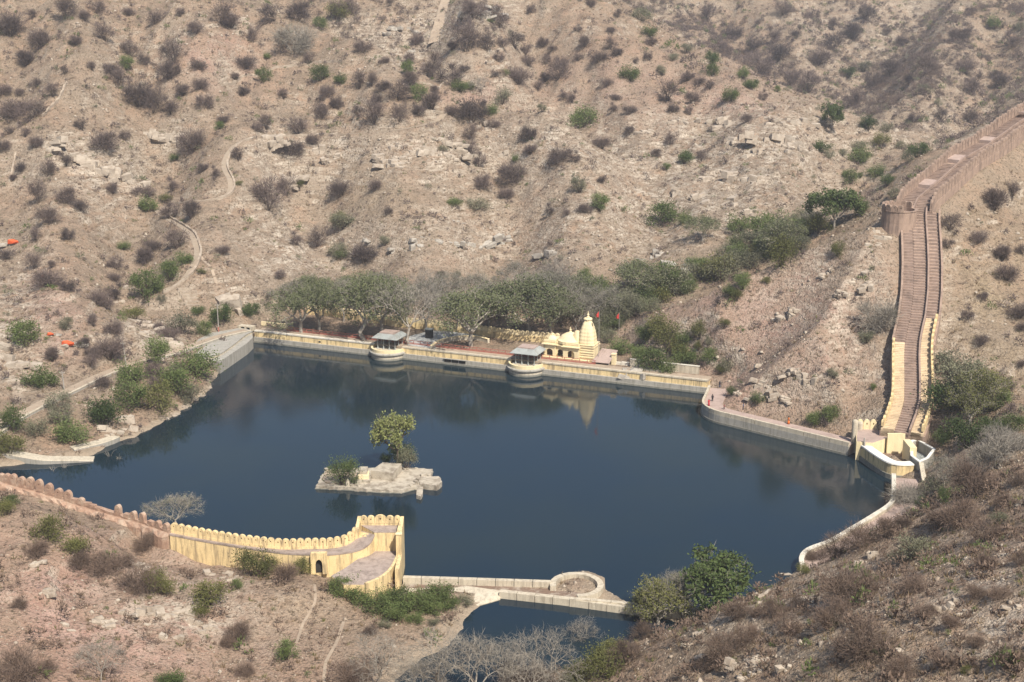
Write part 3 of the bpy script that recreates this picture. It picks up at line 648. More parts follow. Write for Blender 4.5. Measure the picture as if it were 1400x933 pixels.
# ---- temple
def arch_panel(b, x0, x1, z0, z1, y0, y1, ox, ow, oz, flatp=0.45):
    """wall panel in the xz plane with an arched opening"""
    n = 10; pts_ = [(ox - ow / 2, z0), (ox - ow / 2, oz)]
    for i in range(1, n): a = math.pi * (1 - i / n); pts_.append((ox + ow / 2 * math.cos(a), oz + ow * flatp * math.sin(a)))
    pts_ += [(ox + ow / 2, oz), (ox + ow / 2, z0)]
    outer = []
    for x, z in pts_:
        f = (x - ox) / (ow / 2)
        if z <= oz + 1e-6: outer.append((x0 if f < 0 else x1, z))
        else: outer.append((x0 + (x1 - x0) * (f + 1) / 2, z1))
    outer[1] = (x0, z1) if False else outer[1]
    for k in range(len(pts_) - 1):
        a, c = pts_[k], pts_[k + 1]; A, C_ = outer[k], outer[k + 1]
        b.add([(a[0], y0, a[1]), (c[0], y0, c[1]), (C_[0], y0, C_[1]), (A[0], y0, A[1]), (a[0], y1, a[1]), (c[0], y1, c[1]), (C_[0], y1, C_[1]), (A[0], y1, A[1])],
              [(0, 1, 2, 3), (7, 6, 5, 4), (0, 4, 5, 1), (3, 2, 6, 7)])
    # corner fill between the springing and the top
    for xx, p in ((x0, 1), (x1, -2)):
        q = pts_[p]; b.add([(xx, y0, q[1]), (outer[2 if p == 1 else -3][0], y0, z1), (xx, y0, z1), (xx, y1, q[1]), (outer[2 if p == 1 else -3][0], y1, z1), (xx, y1, z1)], [(0, 1, 2), (5, 4, 3)])
def finial(parent, x, y, z, h, s=1.0):
    b = MB(); b.lathe([(.34 * s, 0), (.42 * s, .1 * h), (.2 * s, .22 * h), (.3 * s, .4 * h), (.26 * s, .5 * h), (.08 * s, .62 * h), (.13 * s, .72 * h), (.01, h)], x, y, 10)
    b.v = [(p[0], p[1], p[2] + z) for p in b.v]; return b.build('finial', M['cream'], parent, local=True)
def temple():
    TX, _ = dam_x(738, 500, 3.0)
    TX -= 1.9
    t = empty('temple', dam(TX, 5.0, 2.95), DRZ, label='pale yellow temple with low dome and tall curved spire by the lake', cat='temple')
    box_obj('base', 'cream', t, -.3, 12.3, -.2, 8, -.6, .5)
    c = 'cream'
    # side bay, porch bay, hall bays (front faces stepped forward)
    bays = [(0.0, 3.2, 0.5, 3.6, 1.7), (3.2, 5.4, 1.0, 3.4, 1.5), (5.4, 9.6, 0.0, 3.5, 1.9)]
    for x0, x1, y0, h, ow in bays:
        b = MB(); arch_panel(b, x0, x1, .5, h, y0, y0 + .45, (x0 + x1) / 2, ow, 1.7); wl = b.build('arched_front', M[c], t, local=True)
        bb = MB(); bb.box(x0 + .1, x1 - .1, y0 + 2.2, y0 + 2.5, .5, h); bb.build('inner_wall', M['brick'], t, local=True)
        bb = MB(); bb.box(x0 - .35, x1 + .35, y0 - .6, y0 + .2, h + .02, h + .2); bb.build('eave', M[c], t, local=True)
        bb = MB(); bb.box(x0, x1, y0 + .02, 6.5, h + .2, h + .62); bb.build('roof_slab', M[c], t, local=True)
        bb = MB(); bb.box(x0 + .05, x1 - .05, y0 - .05, y0 + .25, h + .62, h + 1.15); bb.build('parapet', M[c], t, local=True)
    for xx in (0.0, 9.35): box_obj('side_wall', c, t, xx, xx + .25, .5, 6.5, .5, 3.4)
    box_obj('rear_wall', c, t, .2, 9.4, 6.3, 6.55, .5, 3.5)
    b = MB(); b.lathe([(1.35, 4.1), (1.4, 4.35), (1.2, 4.9), (.7, 5.35), (.05, 5.6)], 1.6, 2.4, 16); d = b.build('small_dome', M[c], t, local=True, smooth=True); finial(d, 1.6, 2.4, 5.5, .8, .6)
    b = MB(); b.lathe([(3.3, 4.05), (3.35, 4.7), (2.9, 4.95), (2.75, 5.1), (2.2, 5.75), (1.3, 6.25), (.5, 6.55), (.05, 6.62)], 6.2, 3.2, 20); d = b.build('dome', M[c], t, local=True, smooth=False); finial(d, 6.2, 3.2, 6.5, 1.5)
    # spire on its own sanctum
    sx_, sy_ = 10.9, 3.0
    b = MB(); b.prism([(sx_ - 2.3, sy_ - 2.3), (sx_ + 2.3, sy_ - 2.3), (sx_ + 2.3, sy_ + 2.3), (sx_ - 2.3, sy_ + 2.3)], -.4, 3.6); b.build('sanctum', M[c], t, local=True)
    b = MB(); b.box(sx_ - 2.5, sx_ + 2.5, sy_ - 2.5, sy_ + 2.5, 3.6, 3.85); b.box(sx_ - 2.4, sx_ + 2.4, sy_ - 2.4, sy_ + 2.4, 4.1, 4.3); b.build('string_course', M[c], t, local=True)
    prof = []
    for k in range(15): f = k / 14.0; prof.append((2.2 * (1 - 0.12 * f - 0.52 * f ** 2.6) * (1.0 - (.025 if k % 2 else 0)), 3.85 + 6.3 * f))
    b = MB(); b.lathe(prof, sx_, sy_, 32, rib=lambda i, z: 1.12 if i % 8 in (3, 4, 5) else (1.06 if i % 8 in (2, 6) else 1.0))
    sp = b.build('spire', M[c], t, local=True)
    b = MB(); b.lathe([(.75, 10.15), (1.0, 10.25), (1.08, 10.5), (.9, 10.75), (.5, 10.85)], sx_, sy_, 20, rib=lambda i, z: 1.05 if i % 2 else .97); b.build('amalaka', M[c], sp, local=True)
    finial(sp, sx_, sy_, 10.8, 1.8, 1.0)
    prof2 = [(1.15 * (1 - .1 * f - .5 * f ** 2.4), 3.9 + 3.4 * f) for f in np.linspace(0, 1, 9)]
    b = MB(); b.lathe(prof2, sx_ - 2.6, sy_ - .6, 16, rib=lambda i, z: 1.1 if i % 4 in (1, 2) else 1.0); s2 = b.build('half_spire', M[c], t, local=True)
    b = MB(); b.box(sx_ - 3.6, sx_ - 1.5, sy_ - 1.9, sy_ + .6, .3, 3.9); b.build('half_spire_base', M[c], t, local=True)
    for k in range(5): box_obj('plinth_band', c, t, sx_ - 2.42 - .05 * (k % 2), sx_ + 2.42 + .05 * (k % 2), sy_ - 2.42 - .05 * (k % 2), sy_ - 2.2, .4 + k * .62, .62 + k * .62)
    return t, TX
temple_t, TX = temple()
t = empty('lean_to_roof', dam(TX + 13.2, 4.6, 2.95), DRZ, label='sloping pinkish sheet roof on posts beside the temple spire', cat='lean-to')
b = MB(); b.add([(0, 0, .4), (4.6, -.2, .5), (5.6, 3.6, 3.0), (1.2, 4.0, 3.0), (0, 0, .52), (4.6, -.2, .62), (5.6, 3.6, 3.12), (1.2, 4.0, 3.12)], [(3,2,1,0),(4,5,6,7),(0,1,5,4),(1,2,6,5),(2,3,7,6),(3,0,4,7)]); b.build('sheet', M['pinkfloor'], t, local=True)
for k in range(7): b = MB(); b.add([(.6 * k + .2, 0, .52), (.6 * k + .32, 0, .6), (1.4 + .6 * k, 3.85, 3.18), (1.28 + .6 * k, 3.85, 3.1)], [(0, 1, 2, 3)]); b.build('rib', M['brick'], t, local=True)
for px, py, h in ((.3, .3, .6), (4.4, .1, .6), (1.5, 3.7, 3.0), (5.3, 3.4, 2.95)): b = MB(); b.box(px - .12, px + .12, py - .12, py + .12, -.3, h); b.build('post', M['pole'], t, local=True)
t = empty('gate_pillar', dam(TX + 18.4, 6.4, 2.9), DRZ, label='square yellow pillar standing just past the lean-to roof', cat='pillar')
box_obj('shaft', 'cream', t, -.5, .5, -.5, .5, -.3, 2.5); box_obj('cap', 'cream', t, -.6, .6, -.6, .6, 2.5, 2.75)
# flags
def flag(u, v, lab, h, P):
    t = empty('temple_flag', P, 0, label=lab, cat='flag')
    b = MB(); b.tube((0, 0, -.3), (.02, 0, h), .07, .05, 6); b.build('mast', M['pole'], t, local=True)
    V = []; F = []
    for i in range(7):
        f = i / 6; hh = 1.7 * (1 - f * .75)
        V += [(.05 - f * .9, .18 * math.sin(f * 7), h - .1 - f * 1.0), (.05 - f * .9, .18 * math.sin(f * 7 + .6), h - .1 - f * 1.0 - hh)]
    for i in range(6): F.append((2 * i, 2 * i + 1, 2 * i + 3, 2 * i + 2))
    b = MB(); b.add(V, F); b.add([(x, y + .03, z) for x, y, z in V], [f[::-1] for f in F]); b.build('cloth', M['flag'], t, local=True)
FP = dam(TX + 14.4, 6.2, 2.9); flag(0, 0, 'red pennant on the mast just behind the temple spire', 13.4, FP)
FP = G(846, 462, 4.0); FP[2] = zg(FP[0], FP[1]) ; flag(0, 0, 'red pennant on a pole among the green scrub beyond the temple', 8.0, FP)

# ---- compound behind the dam
CW = smooth_path([G(u, v, 3.2) for u, v in [(420,428),(455,431),(480,435),(550,446),(606,451),(671,459),(706,464),(735,466),(765,469)]], 1.5, 1)
t = empty('compound_wall', (CW[0][0], CW[0][1], 2.8), 0, label='yellow wall topped with rounded merlons round the court behind the dam', cat='wall')
b = MB(); b.sweep(CW, [(-.35, -1), (.35, -1), (.35, 1.2), (-.35, 1.2)]); b.build('wall_body', M['yellow'], t)
merlons(t, CW, ME_MC, 1.35, 1.3, .55, 1.2)
poly = [G(u, v, 3.0) for u, v in [(556,472),(594,477),(610,467),(662,461),(640,455),(590,452),(560,460)]]
b = MB(); b.prism([p[:2] for p in poly][::1], 2.7, 3.05); tag(b.build('court_paving', M['court']), kind='structure')
RW = smooth_path([G(u, v, 3.1) for u, v in [(590,477),(597,471),(612,466),(636,463),(655,464),(668,468)]], 1.2, 2)
t = empty('low_terrace_wall', (RW[0][0], RW[0][1], 2.9), 0, label='low curving cream wall edging the paved court behind the dam', cat='wall')
b = MB(); b.sweep(RW, [(-.3, -.5), (.3, -.5), (.3, .75), (-.3, .75)]); b.build('wall_body', M['pale'], t); b = MB(); b.sweep(RW, [(-.38, .752), (.38, .752), (.38, .9), (-.38, .9)]); b.build('coping', M['cream'], t)
t = empty('shrine_box', G(587, 462, 3.05), DRZ, label='small dark box shrine standing on the grey paved court', cat='shrine')
box_obj('body', 'dark', t, -.9, .9, -.6, .6, 0, 2.3); box_obj('roof', 'slate', t, -1.1, 1.1, -.8, .8, 2.3, 2.5)
# forecourt at the dam's far end
poly = [G(u, v, 2.9) for u, v in [(300,496),(338,470),(346,462),(342,452),(330,449),(288,456),(246,478),(262,486)]]
b = MB(); b.prism([p[:2] for p in poly], -2, 3.05); tag(b.build('forecourt', M['grey']), kind='structure')
t = empty('slotted_parapet', dam(-1.5, 2.0, 3.0), DRZ, label='low cream parapet with two slots at the end of the dam', cat='parapet')
for x0, x1, z0, z1 in ((0, 8.2, .85, 1.15), (0, 1.6, 0, .85), (3.4, 4.4, 0, .85), (6.2, 8.2, 0, .85)): box_obj('block', 'cream', t, x0, x1, 4.4, 4.9, z0, z1 - .003 * x0)
for x0, x1, z0, z1 in ((-4.2, 0.2, .5, .8), (-4.2, -3.4, -.5, .5), (-2.2, -1.6, -.5, .5), (-.5, 0.2, -.5, .5)): box_obj('culvert_block', 'pale', t, x0, x1, -.6, 1.2, z0, z1 - .003 * abs(x0))
GAP = smooth_path([G(u, v, 3.05) for u, v in [(344,456),(334,461),(318,474),(300,487),(270,496)]], 1.5, 1)
t = empty('sloping_parapet', (GAP[0][0], GAP[0][1], 3.0), 0, label='stained greenish parapet edging the concrete forecourt above the water', cat='parapet')
b = MB(); b.sweep(GAP, [(-.3, -2.5), (.3, -2.5), (.3, .5), (-.3, .5)]); b.build('wall_body', M['pale'], t); b = MB(); b.sweep(GAP, [(-.38, .503), (.38, .503), (.38, .65), (-.38, .65)]); b.build('coping', M['grey'], t)

# ================================================================== quay under the spur
t = empty('quay_wall', (QUAY[0][0], QUAY[0][1], 0), 0, label='curved stone quay with pale jointed parapet below the rocky spur', cat='quay')
b = MB(); b.sweep(QUAY, [(-.55, -6), (.1, -6), (.1, -1.05), (-.45, -1.05)]); b.build('lower_wall', M['grey'], t)
b = MB(); b.sweep(QUAY, [(.05, -3), (4.3, -3), (4.3, -.8), (.05, -.8)]); b.build('walkway', M['pinkfloor'], t)
b = MB(); b.sweep(QUAY, [(-.70, -6), (-.551, -6), (-.551, -2.55), (-.70, -2.55)]); b.build('wet_foot', M['damp'], t)
n = len(QUAY); k = 0
while k < n - 1:
    e = min(k + 4, n - 1); seg = [np.array(q) for q in QUAY[k:e + 1]]
    seg[0] = seg[0] + (seg[1] - seg[0]) * .05; seg[-1] = seg[-1] + (seg[-2] - seg[-1]) * .05
    b = MB(); b.sweep(seg, [(-.42, -1.048), (.08, -1.048), (.08, -.12), (-.42, -.12)]); pb = b.build('parapet_block', M['pale'], t)
    b = MB(); b.sweep(seg, [(-.55, -.118), (.2, -.118), (.12, .05), (-.47, .05)]); b.build('coping', M['white'], pb); k = e
t = empty('lakeside_walk', (LOWQ[0][0], LOWQ[0][1], 0), 0, label='pink-floored lakeside walk with pale parapet curving under the near slope', cat='walkway')
b = MB(); b.sweep(LOWQ[::-1], [(.05, -3), (.5, -3), (.5, -.75), (.05, -.75)]); 
b = MB(); b.sweep(LOWQ, [(.3, -2.2), (lambda i: (6.0 if i < 14 else 4.6, -2.2)), (lambda i: (6.0 if i < 14 else 4.6, -.75)), (.3, -.75)]); b.build('walkway', M['pinkfloor'], t)
b = MB(); b.sweep(LOWQ, [(-.35, -5), (.35, -5), (.35, -.1), (-.35, -.1)]); b.build('wall_body', M['pale'], t)
k = 0; n = len(LOWQ)
while k < n - 1:
    e = min(k + 3, n - 1); b = MB(); seg = [np.array(q) for q in LOWQ[k:e + 1]]; seg[-1] = seg[-1] + (seg[-2] - seg[-1]) * .04
    b.sweep(seg, [(-.45, -.098), (.45, -.098), (.4, .1), (-.4, .1)]); b.build('coping_block', M['white'], t); k = e
# ================================================================== round tank at the stair foot
t = empty('stair_foot_bastion', G(1200, 596, 4.0), 0, label='yellow walled bastion with sunken court at the foot of the long stairway', cat='bastion')
def wpath(L, z): return [np.array([*G(u, v, z)[:2], z]) for u, v in L]
# upper terrace
poly = [G(u, v, 4.0)[:2] for u, v in [(1171,604),(1193,606),(1222,596),(1241,596),(1241,586),(1170,583)]]
b = MB(); b.prism(poly, -2.5, 4.0); b.build('terrace', M['cream'], t)
poly2 = [q + (np.mean(poly, axis=0) - q) * .02 for q in poly]; b = MB(); b.prism(poly2, 3.9, 4.03); b.build('terrace_floor', M['pinkfloor'], t)
b = MB(); b.sweep(wpath([(1213, 601), (1243, 600.5)], 4.0), [(-.25, -4), (.25, -4), (.25, 1.3), (-.25, 1.3)]); b.build('upstand', M['cream'], t)
mp = wpath([(1171, 586.5), (1198, 587)], 4.0); merlons(t, mp, ME_MC, 1.35, 2.1, .6, 0.03)
# corner turrets in the water
for u, v, r_, z1, mt in ((1167, 612, .62, 7.2, 'pale'), (1174, 606, .62, 5.9, 'pale')):
    P = G(u, v, 1.0); b = MB(); b.lathe([(r_ * 1.15, -4), (r_ * 1.1, .6), (r_, .7), (r_, z1 - .5), (r_ * .8, z1 - .15), (.05, z1)], P[0], P[1], 14); b.build('turret', M[mt], t)
# curved outer wall with broad white top
CV = smooth_path(wpath([(1181, 607), (1189, 613), (1199, 620), (1210, 627), (1221, 632.5), (1234, 634), (1247, 633)], 3.3), 1.0, 2)
b = MB(); b.sweep(CV, [(-.9, -7), (.9, -7), (.9, -.2), (-.9, -.2)]); b.build('curved_wall', M['yellow'], t)
b = MB(); b.sweep(CV, [(-1.02, -.198), (1.02, -.198), (.95, .05), (-.95, .05)]); b.build('broad_coping', M['chalk'], t)
b = MB(); b.sweep(CV, [(-1.15, -7), (-.9, -7), (-.9, -2.3), (-1.15, -2.3)]); b.build('wet_foot', M['damp'], t)
b = MB(); b.prism([G(u, v, 1.0)[:2] for u, v in [(1190,618),(1215,632),(1246,637),(1246,612),(1195,612)]], -2, 1.0); b.build('court_floor', M['debris'], t)
P = G(1243, 612, 4.0); b = MB(); b.box(P[0] - .7, P[0] + .7, P[1] - 3.0, P[1] + 2.2, -1, 5.0); pl = b.build('pier', M['cream'], t); b = MB(); b.box(P[0] - .85, P[0] + .85, P[1] - 3.1, P[1] + 2.3, 5.0, 5.2); b.build('cap', M['white'], pl)
P = G(1180, 612, 3.0); b = MB(); b.tube(P, G(1170, 619, 0.6), .28, .2, 7); b.tube(P + [.3, 0, .3], P + [.2, .2, 2.0], .2, .15, 6); b.build('pipe', M['pole'], t)
# tank
t = empty('water_tank', G(1260, 618, 3.2), 0, label='open grey tank with white rim beside the sunken bastion court', cat='tank')
TK = wpath([(1246.5, 603.5), (1255, 602.5), (1277, 615), (1268, 627), (1257, 632), (1246.5, 624)], 4.0)
b = MB(); b.sweep(TK[::-1], [(-.2, -4.5), (.2, -4.5), (.2, 0), (-.2, 0)], closed=True); b.build('tank_wall', M['grey'], t)
b = MB(); b.sweep(TK[::-1], [(-.27, .003), (.27, .003), (.27, .2), (-.27, .2)], closed=True); b.build('rim', M['chalk'], t)
b = MB(); b.prism([q[:2] for q in TK[::-1]], 0, 1.9); b.build('tank_floor', M['slate'], t)
a_ = G(1257, 634, 3.8); c_ = G(1261, 662, 1.8)
t = empty('buttress_wall', (a_[0], a_[1], 1.5), 0, label='tall plain grey wall running from tank corner to the walk', cat='wall')
b = MB(); b.add([(a_[0], a_[1], -1), (c_[0], c_[1], -1), (c_[0], c_[1], 2.4), (a_[0], a_[1], 3.9), (a_[0] + .7, a_[1], -1), (c_[0] + .7, c_[1], -1), (c_[0] + .7, c_[1], 2.4), (a_[0] + .7, a_[1], 3.9)], [(0,1,2,3),(7,6,5,4),(0,4,5,1),(1,5,6,2),(2,6,7,3),(3,7,4,0)]); b.build('wall_body', M['grey'], t)
b = MB(); b.add([(a_[0] - .1, a_[1], 3.903), (c_[0] - .1, c_[1], 2.403), (c_[0] + .8, c_[1], 2.403), (a_[0] + .8, a_[1], 3.903), (a_[0] - .1, a_[1], 4.05), (c_[0] - .1, c_[1], 2.55), (c_[0] + .8, c_[1], 2.55), (a_[0] + .8, a_[1], 4.05)], [(3,2,1,0),(4,5,6,7),(0,1,5,4),(1,2,6,5),(2,3,7,6),(3,0,4,7)]); b.build('coping', M['pale'], t)

# ================================================================== long stairway
t = empty('hill_stairway', SEAM[0], 0, label='long pinkish stairway climbing the spur from the lake between yellow ramps', cat='stairway')
def part_path(P, y0, y1): return [q for q in P if y0 <= q[1] <= y1]
YS = 306.5
b = MB(); b.sweep(SEAM, [(2.9, -6), (2.9, -.25), (-6.4, -.25), (-6.4, -6)]); b.build('masonry_body', M['red_stone'], t)
def steps(parent, P, o0, o1, mat, lift_=0.0, tread=0.78):
    P = np.array(P); L = np.r_[0, np.cumsum(np.linalg.norm(np.diff(P[:, :2], axis=0), axis=1))]; n = int(L[-1] / tread)
    for k in range(n):
        s = (k + .5) * tread; x, y = [np.interp(s, L, P[:, i]) for i in (0, 1)]; z = np.interp((k + .3) * tread, L, P[:, 2])
        x1, y1 = [np.interp(min(s + 1.5, L[-1]), L, P[:, i]) for i in (0, 1)]; x0, y0 = [np.interp(max(s - 1.5, 0), L, P[:, i]) for i in (0, 1)]
        a = math.atan2(y1 - y0, x1 - x0); c = (o0 + o1) / 2
        loc = np.array([x - math.sin(a) * c, y + math.cos(a) * c, z - 1.0 + lift_]) - np.array(parent.location)
        link('step', cube(mat), parent, loc, a, (tread * 1.0, abs(o1 - o0) * random.uniform(.985, 1.0), 1.0 + random.uniform(-.04, .04)))
steps(t, SEAM, 0.0, -3.0, 'brick')
steps(t, part_path(SEAM, YS, 400), 2.4, 0.03, 'brick', .12)
steps(t, part_path(SEAM, YS + 4, 400), -3.42, -6.0, 'brick', .05, 0.92)
up = part_path(SEAM, YS - 1, 400); lo = part_path(SEAM, 0, YS + .5); lo2 = part_path(SEAM, 0, YS + 8)
b = MB(); b.sweep(SEAM, [(-3.02, -.5), (-3.02, .95), (-3.4, .95), (-3.4, -.5)]); b.build('dividing_wall', M['brick'], t)
b = MB(); b.sweep(up, [(2.9, -4), (2.9, .7), (2.42, .7), (2.42, -4)]); b.build('side_parapet', M['red_stone'], t)
b = MB(); b.sweep(up, [(-6.05, -4), (-6.05, .9), (-6.5, .9), (-6.5, -4)]); b.build('side_parapet', M['red_stone'], t)
b = MB(); b.sweep(lo, [(2.7, -5), (2.7, .3), (.02, .3), (.02, -5)]); b.build('yellow_ramp', M['tan'], t); steps(t, lo, 2.2, .03, 'tan', .40, .5)
b = MB(); b.sweep(lo2, [(-3.42, -5), (-3.42, .3), (-6.0, .3), (-6.0, -5)]); b.build('yellow_ramp', M['tan'], t); steps(t, lo2, -3.44, -5.5, 'tan', .40, .5)
merlons(t, off(lo, 2.45), ME_MY, 1.5, 1.3, .5, .5); merlons(t, off(lo2, -5.8), ME_MY, 1.5, 1.5, .5, .55)
# ---- ridge wall
t = empty('ridge_wall', SEAM2[0], 0, label='pinkish fortified wall with merlons and steps following the ridge crest', cat='wall')
b = MB(); b.sweep(SEAM2, [(4.1, -6), (4.1, -.2), (-4.7, -.2), (-4.7, -6)]); b.build('masonry_body', M['red_stone'], t)
q0, q1 = off(SEAM2, 3.8), off(SEAM2, -4.3)
b = MB(); b.sweep(q0, [(.3, -5), (.3, .7), (-.3, .7), (-.3, -5)]); b.build('outer_parapet', M['red_stone'], t)
b = MB(); b.sweep(q1, [(.3, -5), (.3, .5), (-.3, .5), (-.3, -5)]); b.build('inner_parapet', M['red_stone'], t)
merlons(t, q0, ME_MR, 1.75, 2.6, .65, .35, .09); merlons(t, q1, ME_MR, 1.75, 2.4, .65, .2, .09)
b = MB(); b.sweep(SEAM2, [(.25, -1), (.25, .55), (-.15, .55), (-.15, -1)]); b.build('dividing_wall', M['brick'], t)
n = len(SEAM2); cuts = [0, int(n * .16), int(n * .20), int(n * .36), int(n * .40), int(n * .56), int(n * .60), n]
for k in range(0, len(cuts) - 1, 2): steps(t, SEAM2[cuts[k]:cuts[k + 1]], .28, 3.5, 'brick', .35, .85)
for k in range(1, len(cuts) - 1, 2): b = MB(); b.sweep(SEAM2[cuts[k]:cuts[k + 1] + 1], [(3.5, -1), (3.5, .75), (.28, .75), (.28, -1)]); b.build('landing', M['pinkfloor'], t)
steps(t, SEAM2, -.2, -4.0, 'brick', .0, .85)
BP = PY(1229, 300, 342)
t = empty('round_bastion', BP, 0, label='round pinkish bastion where the stairway meets the ridge wall', cat='bastion')
b = MB(); b.lathe([(4.6, -7), (4.15, -.5), (4.15, 2.2), (4.3, 2.3), (4.3, 2.5), (3.6, 2.5), (3.6, 1.6), (.02, 1.6)], 0, 0, 24); b.build('drum', M['red_stone'], t, local=True)
merlons(t, [BP + np.array([3.95 * math.cos(a), 3.95 * math.sin(a), 2.5]) for a in np.linspace(0.15 * math.pi, 1.5 * math.pi, 30)], ME_MR, 1.4, 1.5, .5)
TP = PY(1416, 172, 400); TP[2] -= 5
t = empty('ridge_tower', TP, R(-40), label='square dark tower closing the upper end of the ridge wall', cat='tower')
box_obj('tower_body', 'red_stone', t, -3.5, 3.5, -3.5, 3.5, -3, 8.2); box_obj('tower_top', 'brick', t, -3.8, 3.8, -3.8, 3.8, 8.2, 8.8)
# waste strip of loose stone beside the stairway is left to the ground

# ================================================================== near fort wall
t = empty('yellow_fort_wall', FRONT[0], 0, label='curving yellow plastered fort wall with rounded merlons and an arched doorway', cat='fort wall')
def ruled(b, A, B, z0, z1, dens_n=60):
    A = np.array(A); B = np.array(B)
    def res(P):
        L = np.r_[0, np.cumsum(np.linalg.norm(np.diff(P[:, :2], axis=0), axis=1))]; s = np.linspace(0, L[-1], dens_n); return np.c_[[np.interp(s, L, P[:, i]) for i in range(3)]].T
    A = res(A); B = res(B); V = []; F = []
    for p, q in zip(A, B): V += [(p[0], p[1], z0 if z0 is not None else p[2] - .3), (p[0], p[1], p[2] + z1), (q[0], q[1], q[2] + z1), (q[0], q[1], z0 if z0 is not None else q[2] - .3)]
    for i in range(dens_n - 1):
        for k in range(4): F.append((4 * i + k, 4 * i + (k + 1) % 4, 4 * i + 4 + (k + 1) % 4, 4 * i + 4 + k))
    F += [(0, 1, 2, 3), tuple(4 * (dens_n - 1) + k for k in (3, 2, 1, 0))]; b.add(V, F)
BACKO = off(BACK, 0.55)
b = MB(); ruled(b, FRONT, BACKO, -2.5, -.12); b.build('wall_body', M['yellow'], t)
b = MB(); ruled(b, off(FRONT, -.06), off(BACK, -.1), None, 0.0); b.build('wall_walk', M['oldfloor'], t)
b = MB(); b.sweep(BACK, [(-.22, -.2), (.5, -.2), (.5, .45), (-.22, .45)]); b.build('parapet', M['yellow'], t)
merlons(t, off(BACK, .14), ME_MY, 1.22, 1.35, .62, .42)
# projecting doorway block
q = FRONT[int(len(FRONT) * .62)]; DP = PY(436, 757, 216.2)
fa = math.atan2(.10, 1)
dr = empty('doorway_block', (0, 0, 0)); bpy.data.objects.remove(dr)
b = MB(); arch_panel(b, -1.35, 1.35, 0, 3.7, 0, .8, 0, 1.15, 1.55, .9); dd = b.build('doorway', M['yellow'], t, (DP[0] - FRONT[0][0], DP[1] - .45 - FRONT[0][1], DP[2] - 3.5 - FRONT[0][2]), .06, local=True)
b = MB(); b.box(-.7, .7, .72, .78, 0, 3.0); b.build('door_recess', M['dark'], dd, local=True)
# ---- end tower
t = empty('fort_tower', G(520, 790, 3.0), 0, label='yellow fort tower with five merlons and pink terraces standing in the water', cat='tower')
pl = [PY(493, 725, 224.2), PY(548, 727, 224.2), PY(545, 731, 221), PY(512, 731, 221)]; z1 = 7.7
b = MB(); b.prism([p[:2] for p in pl], -3, z1 - .05); b.build('upper_block', M['yellow'], t)
b = MB(); b.prism([p[:2] for p in pl], z1 - .049, z1 + .03); b.build('upper_floor', M['oldfloor'], t)
xl, xr, yb = pl[0][0], pl[1][0], pl[0][1]
b = MB(); b.box(xl - .1, xr + .3, yb - .15, yb + .5, 4, z1 + .35); b.build('back_parapet', M['yellow'], t)
wts = [1.05, 1.2, 1.75, 1.25, 1.05]; tot = sum(wts); x = xl
for w_ in wts:
    ww = w_ / tot * (xr - xl); link('merlon', ME_MY, t, np.array([x + ww / 2, yb + .15, z1 + .3]) - np.array(t.location), 0, (ww * 1.03, .6, 1.35 if w_ < 1.5 else 1.5)); x += ww
P0, P1 = PY(491.5, 722, 224.2), PY(488.5, 736, 222.0)
b = MB(); b.add([(P0[0] - .3, P0[1] + .5, 4), (P0[0] + .25, P0[1] + .5, 4), (P1[0] + .25, P1[1], 4), (P1[0] - .3, P1[1], 4), (P0[0] - .3, P0[1] + .5, 9.15), (P0[0] + .25, P0[1] + .5, 9.15), (P1[0] + .25, P1[1], 7.9), (P1[0] - .3, P1[1], 7.9)], [(3,2,1,0),(4,5,6,7),(0,1,5,4),(1,2,6,5),(2,3,7,6),(3,0,4,7)]); b.build('wing_wall', M['yellow'], t)
# side wall above the water
x0 = PY(542, 740, 219.5)[0]; x1 = PY(549.5, 740, 219.5)[0]
b = MB(); b.add([(x0, 218.6, -3), (x1, 218.6, -3), (x1, yb + .5, -3), (x0 + .35, yb + .5, -3), (x0, 218.6, 8.3), (x1, 218.6, 8.3), (x1, yb + .5, 9.1), (x0 + .35, yb + .5, 9.1)], [(3,2,1,0),(4,5,6,7),(0,1,5,4),(1,2,6,5),(2,3,7,6),(3,0,4,7)]); b.build('side_wall', M['yellow'], t)
b = MB(); b.box(x0 - .08, x1 + .08, 218.5, 219.3, 8.3, 8.42); b.build('wall_cap', M['cream'], t)
# lower court
zc = 4.3; lc = [G(u, v, zc)[:2] for u, v in [(470,778),(452,788),(470,800),(500,800),(520,792),(533,782),(541,769),(544,760)]] + [np.array([x1 - .1, 221.2]), np.array([pl[3][0] - 1.0, 221.2])]
b = MB(); b.prism(lc[::-1] if False else lc, -2.5, zc - .02); b.build('lower_block', M['yellow'], t)
cc = np.mean(lc, axis=0); b = MB(); b.prism([q + (cc - q) * .012 for q in lc], zc - .1, zc + .04); b.build('lower_floor', M['oldfloor'], t)
LP = smooth_path([np.array([*G(u, v, zc)[:2], zc]) for u, v in [(500,800.5),(520,792.5),(533,782.5),(541.5,769.5),(545,760)]], .8, 1)
b = MB(); b.sweep(LP, [(-.12, -7), (.35, -7), (.35, .32), (-.12, .32)]); b.build('front_wall', M['yellow'], t)
b = MB(); b.box(x0 + .25, x1 + .03, 212.6, 218.58, -3, zc + .5); b.build('outer_wall', M['yellow'], t)
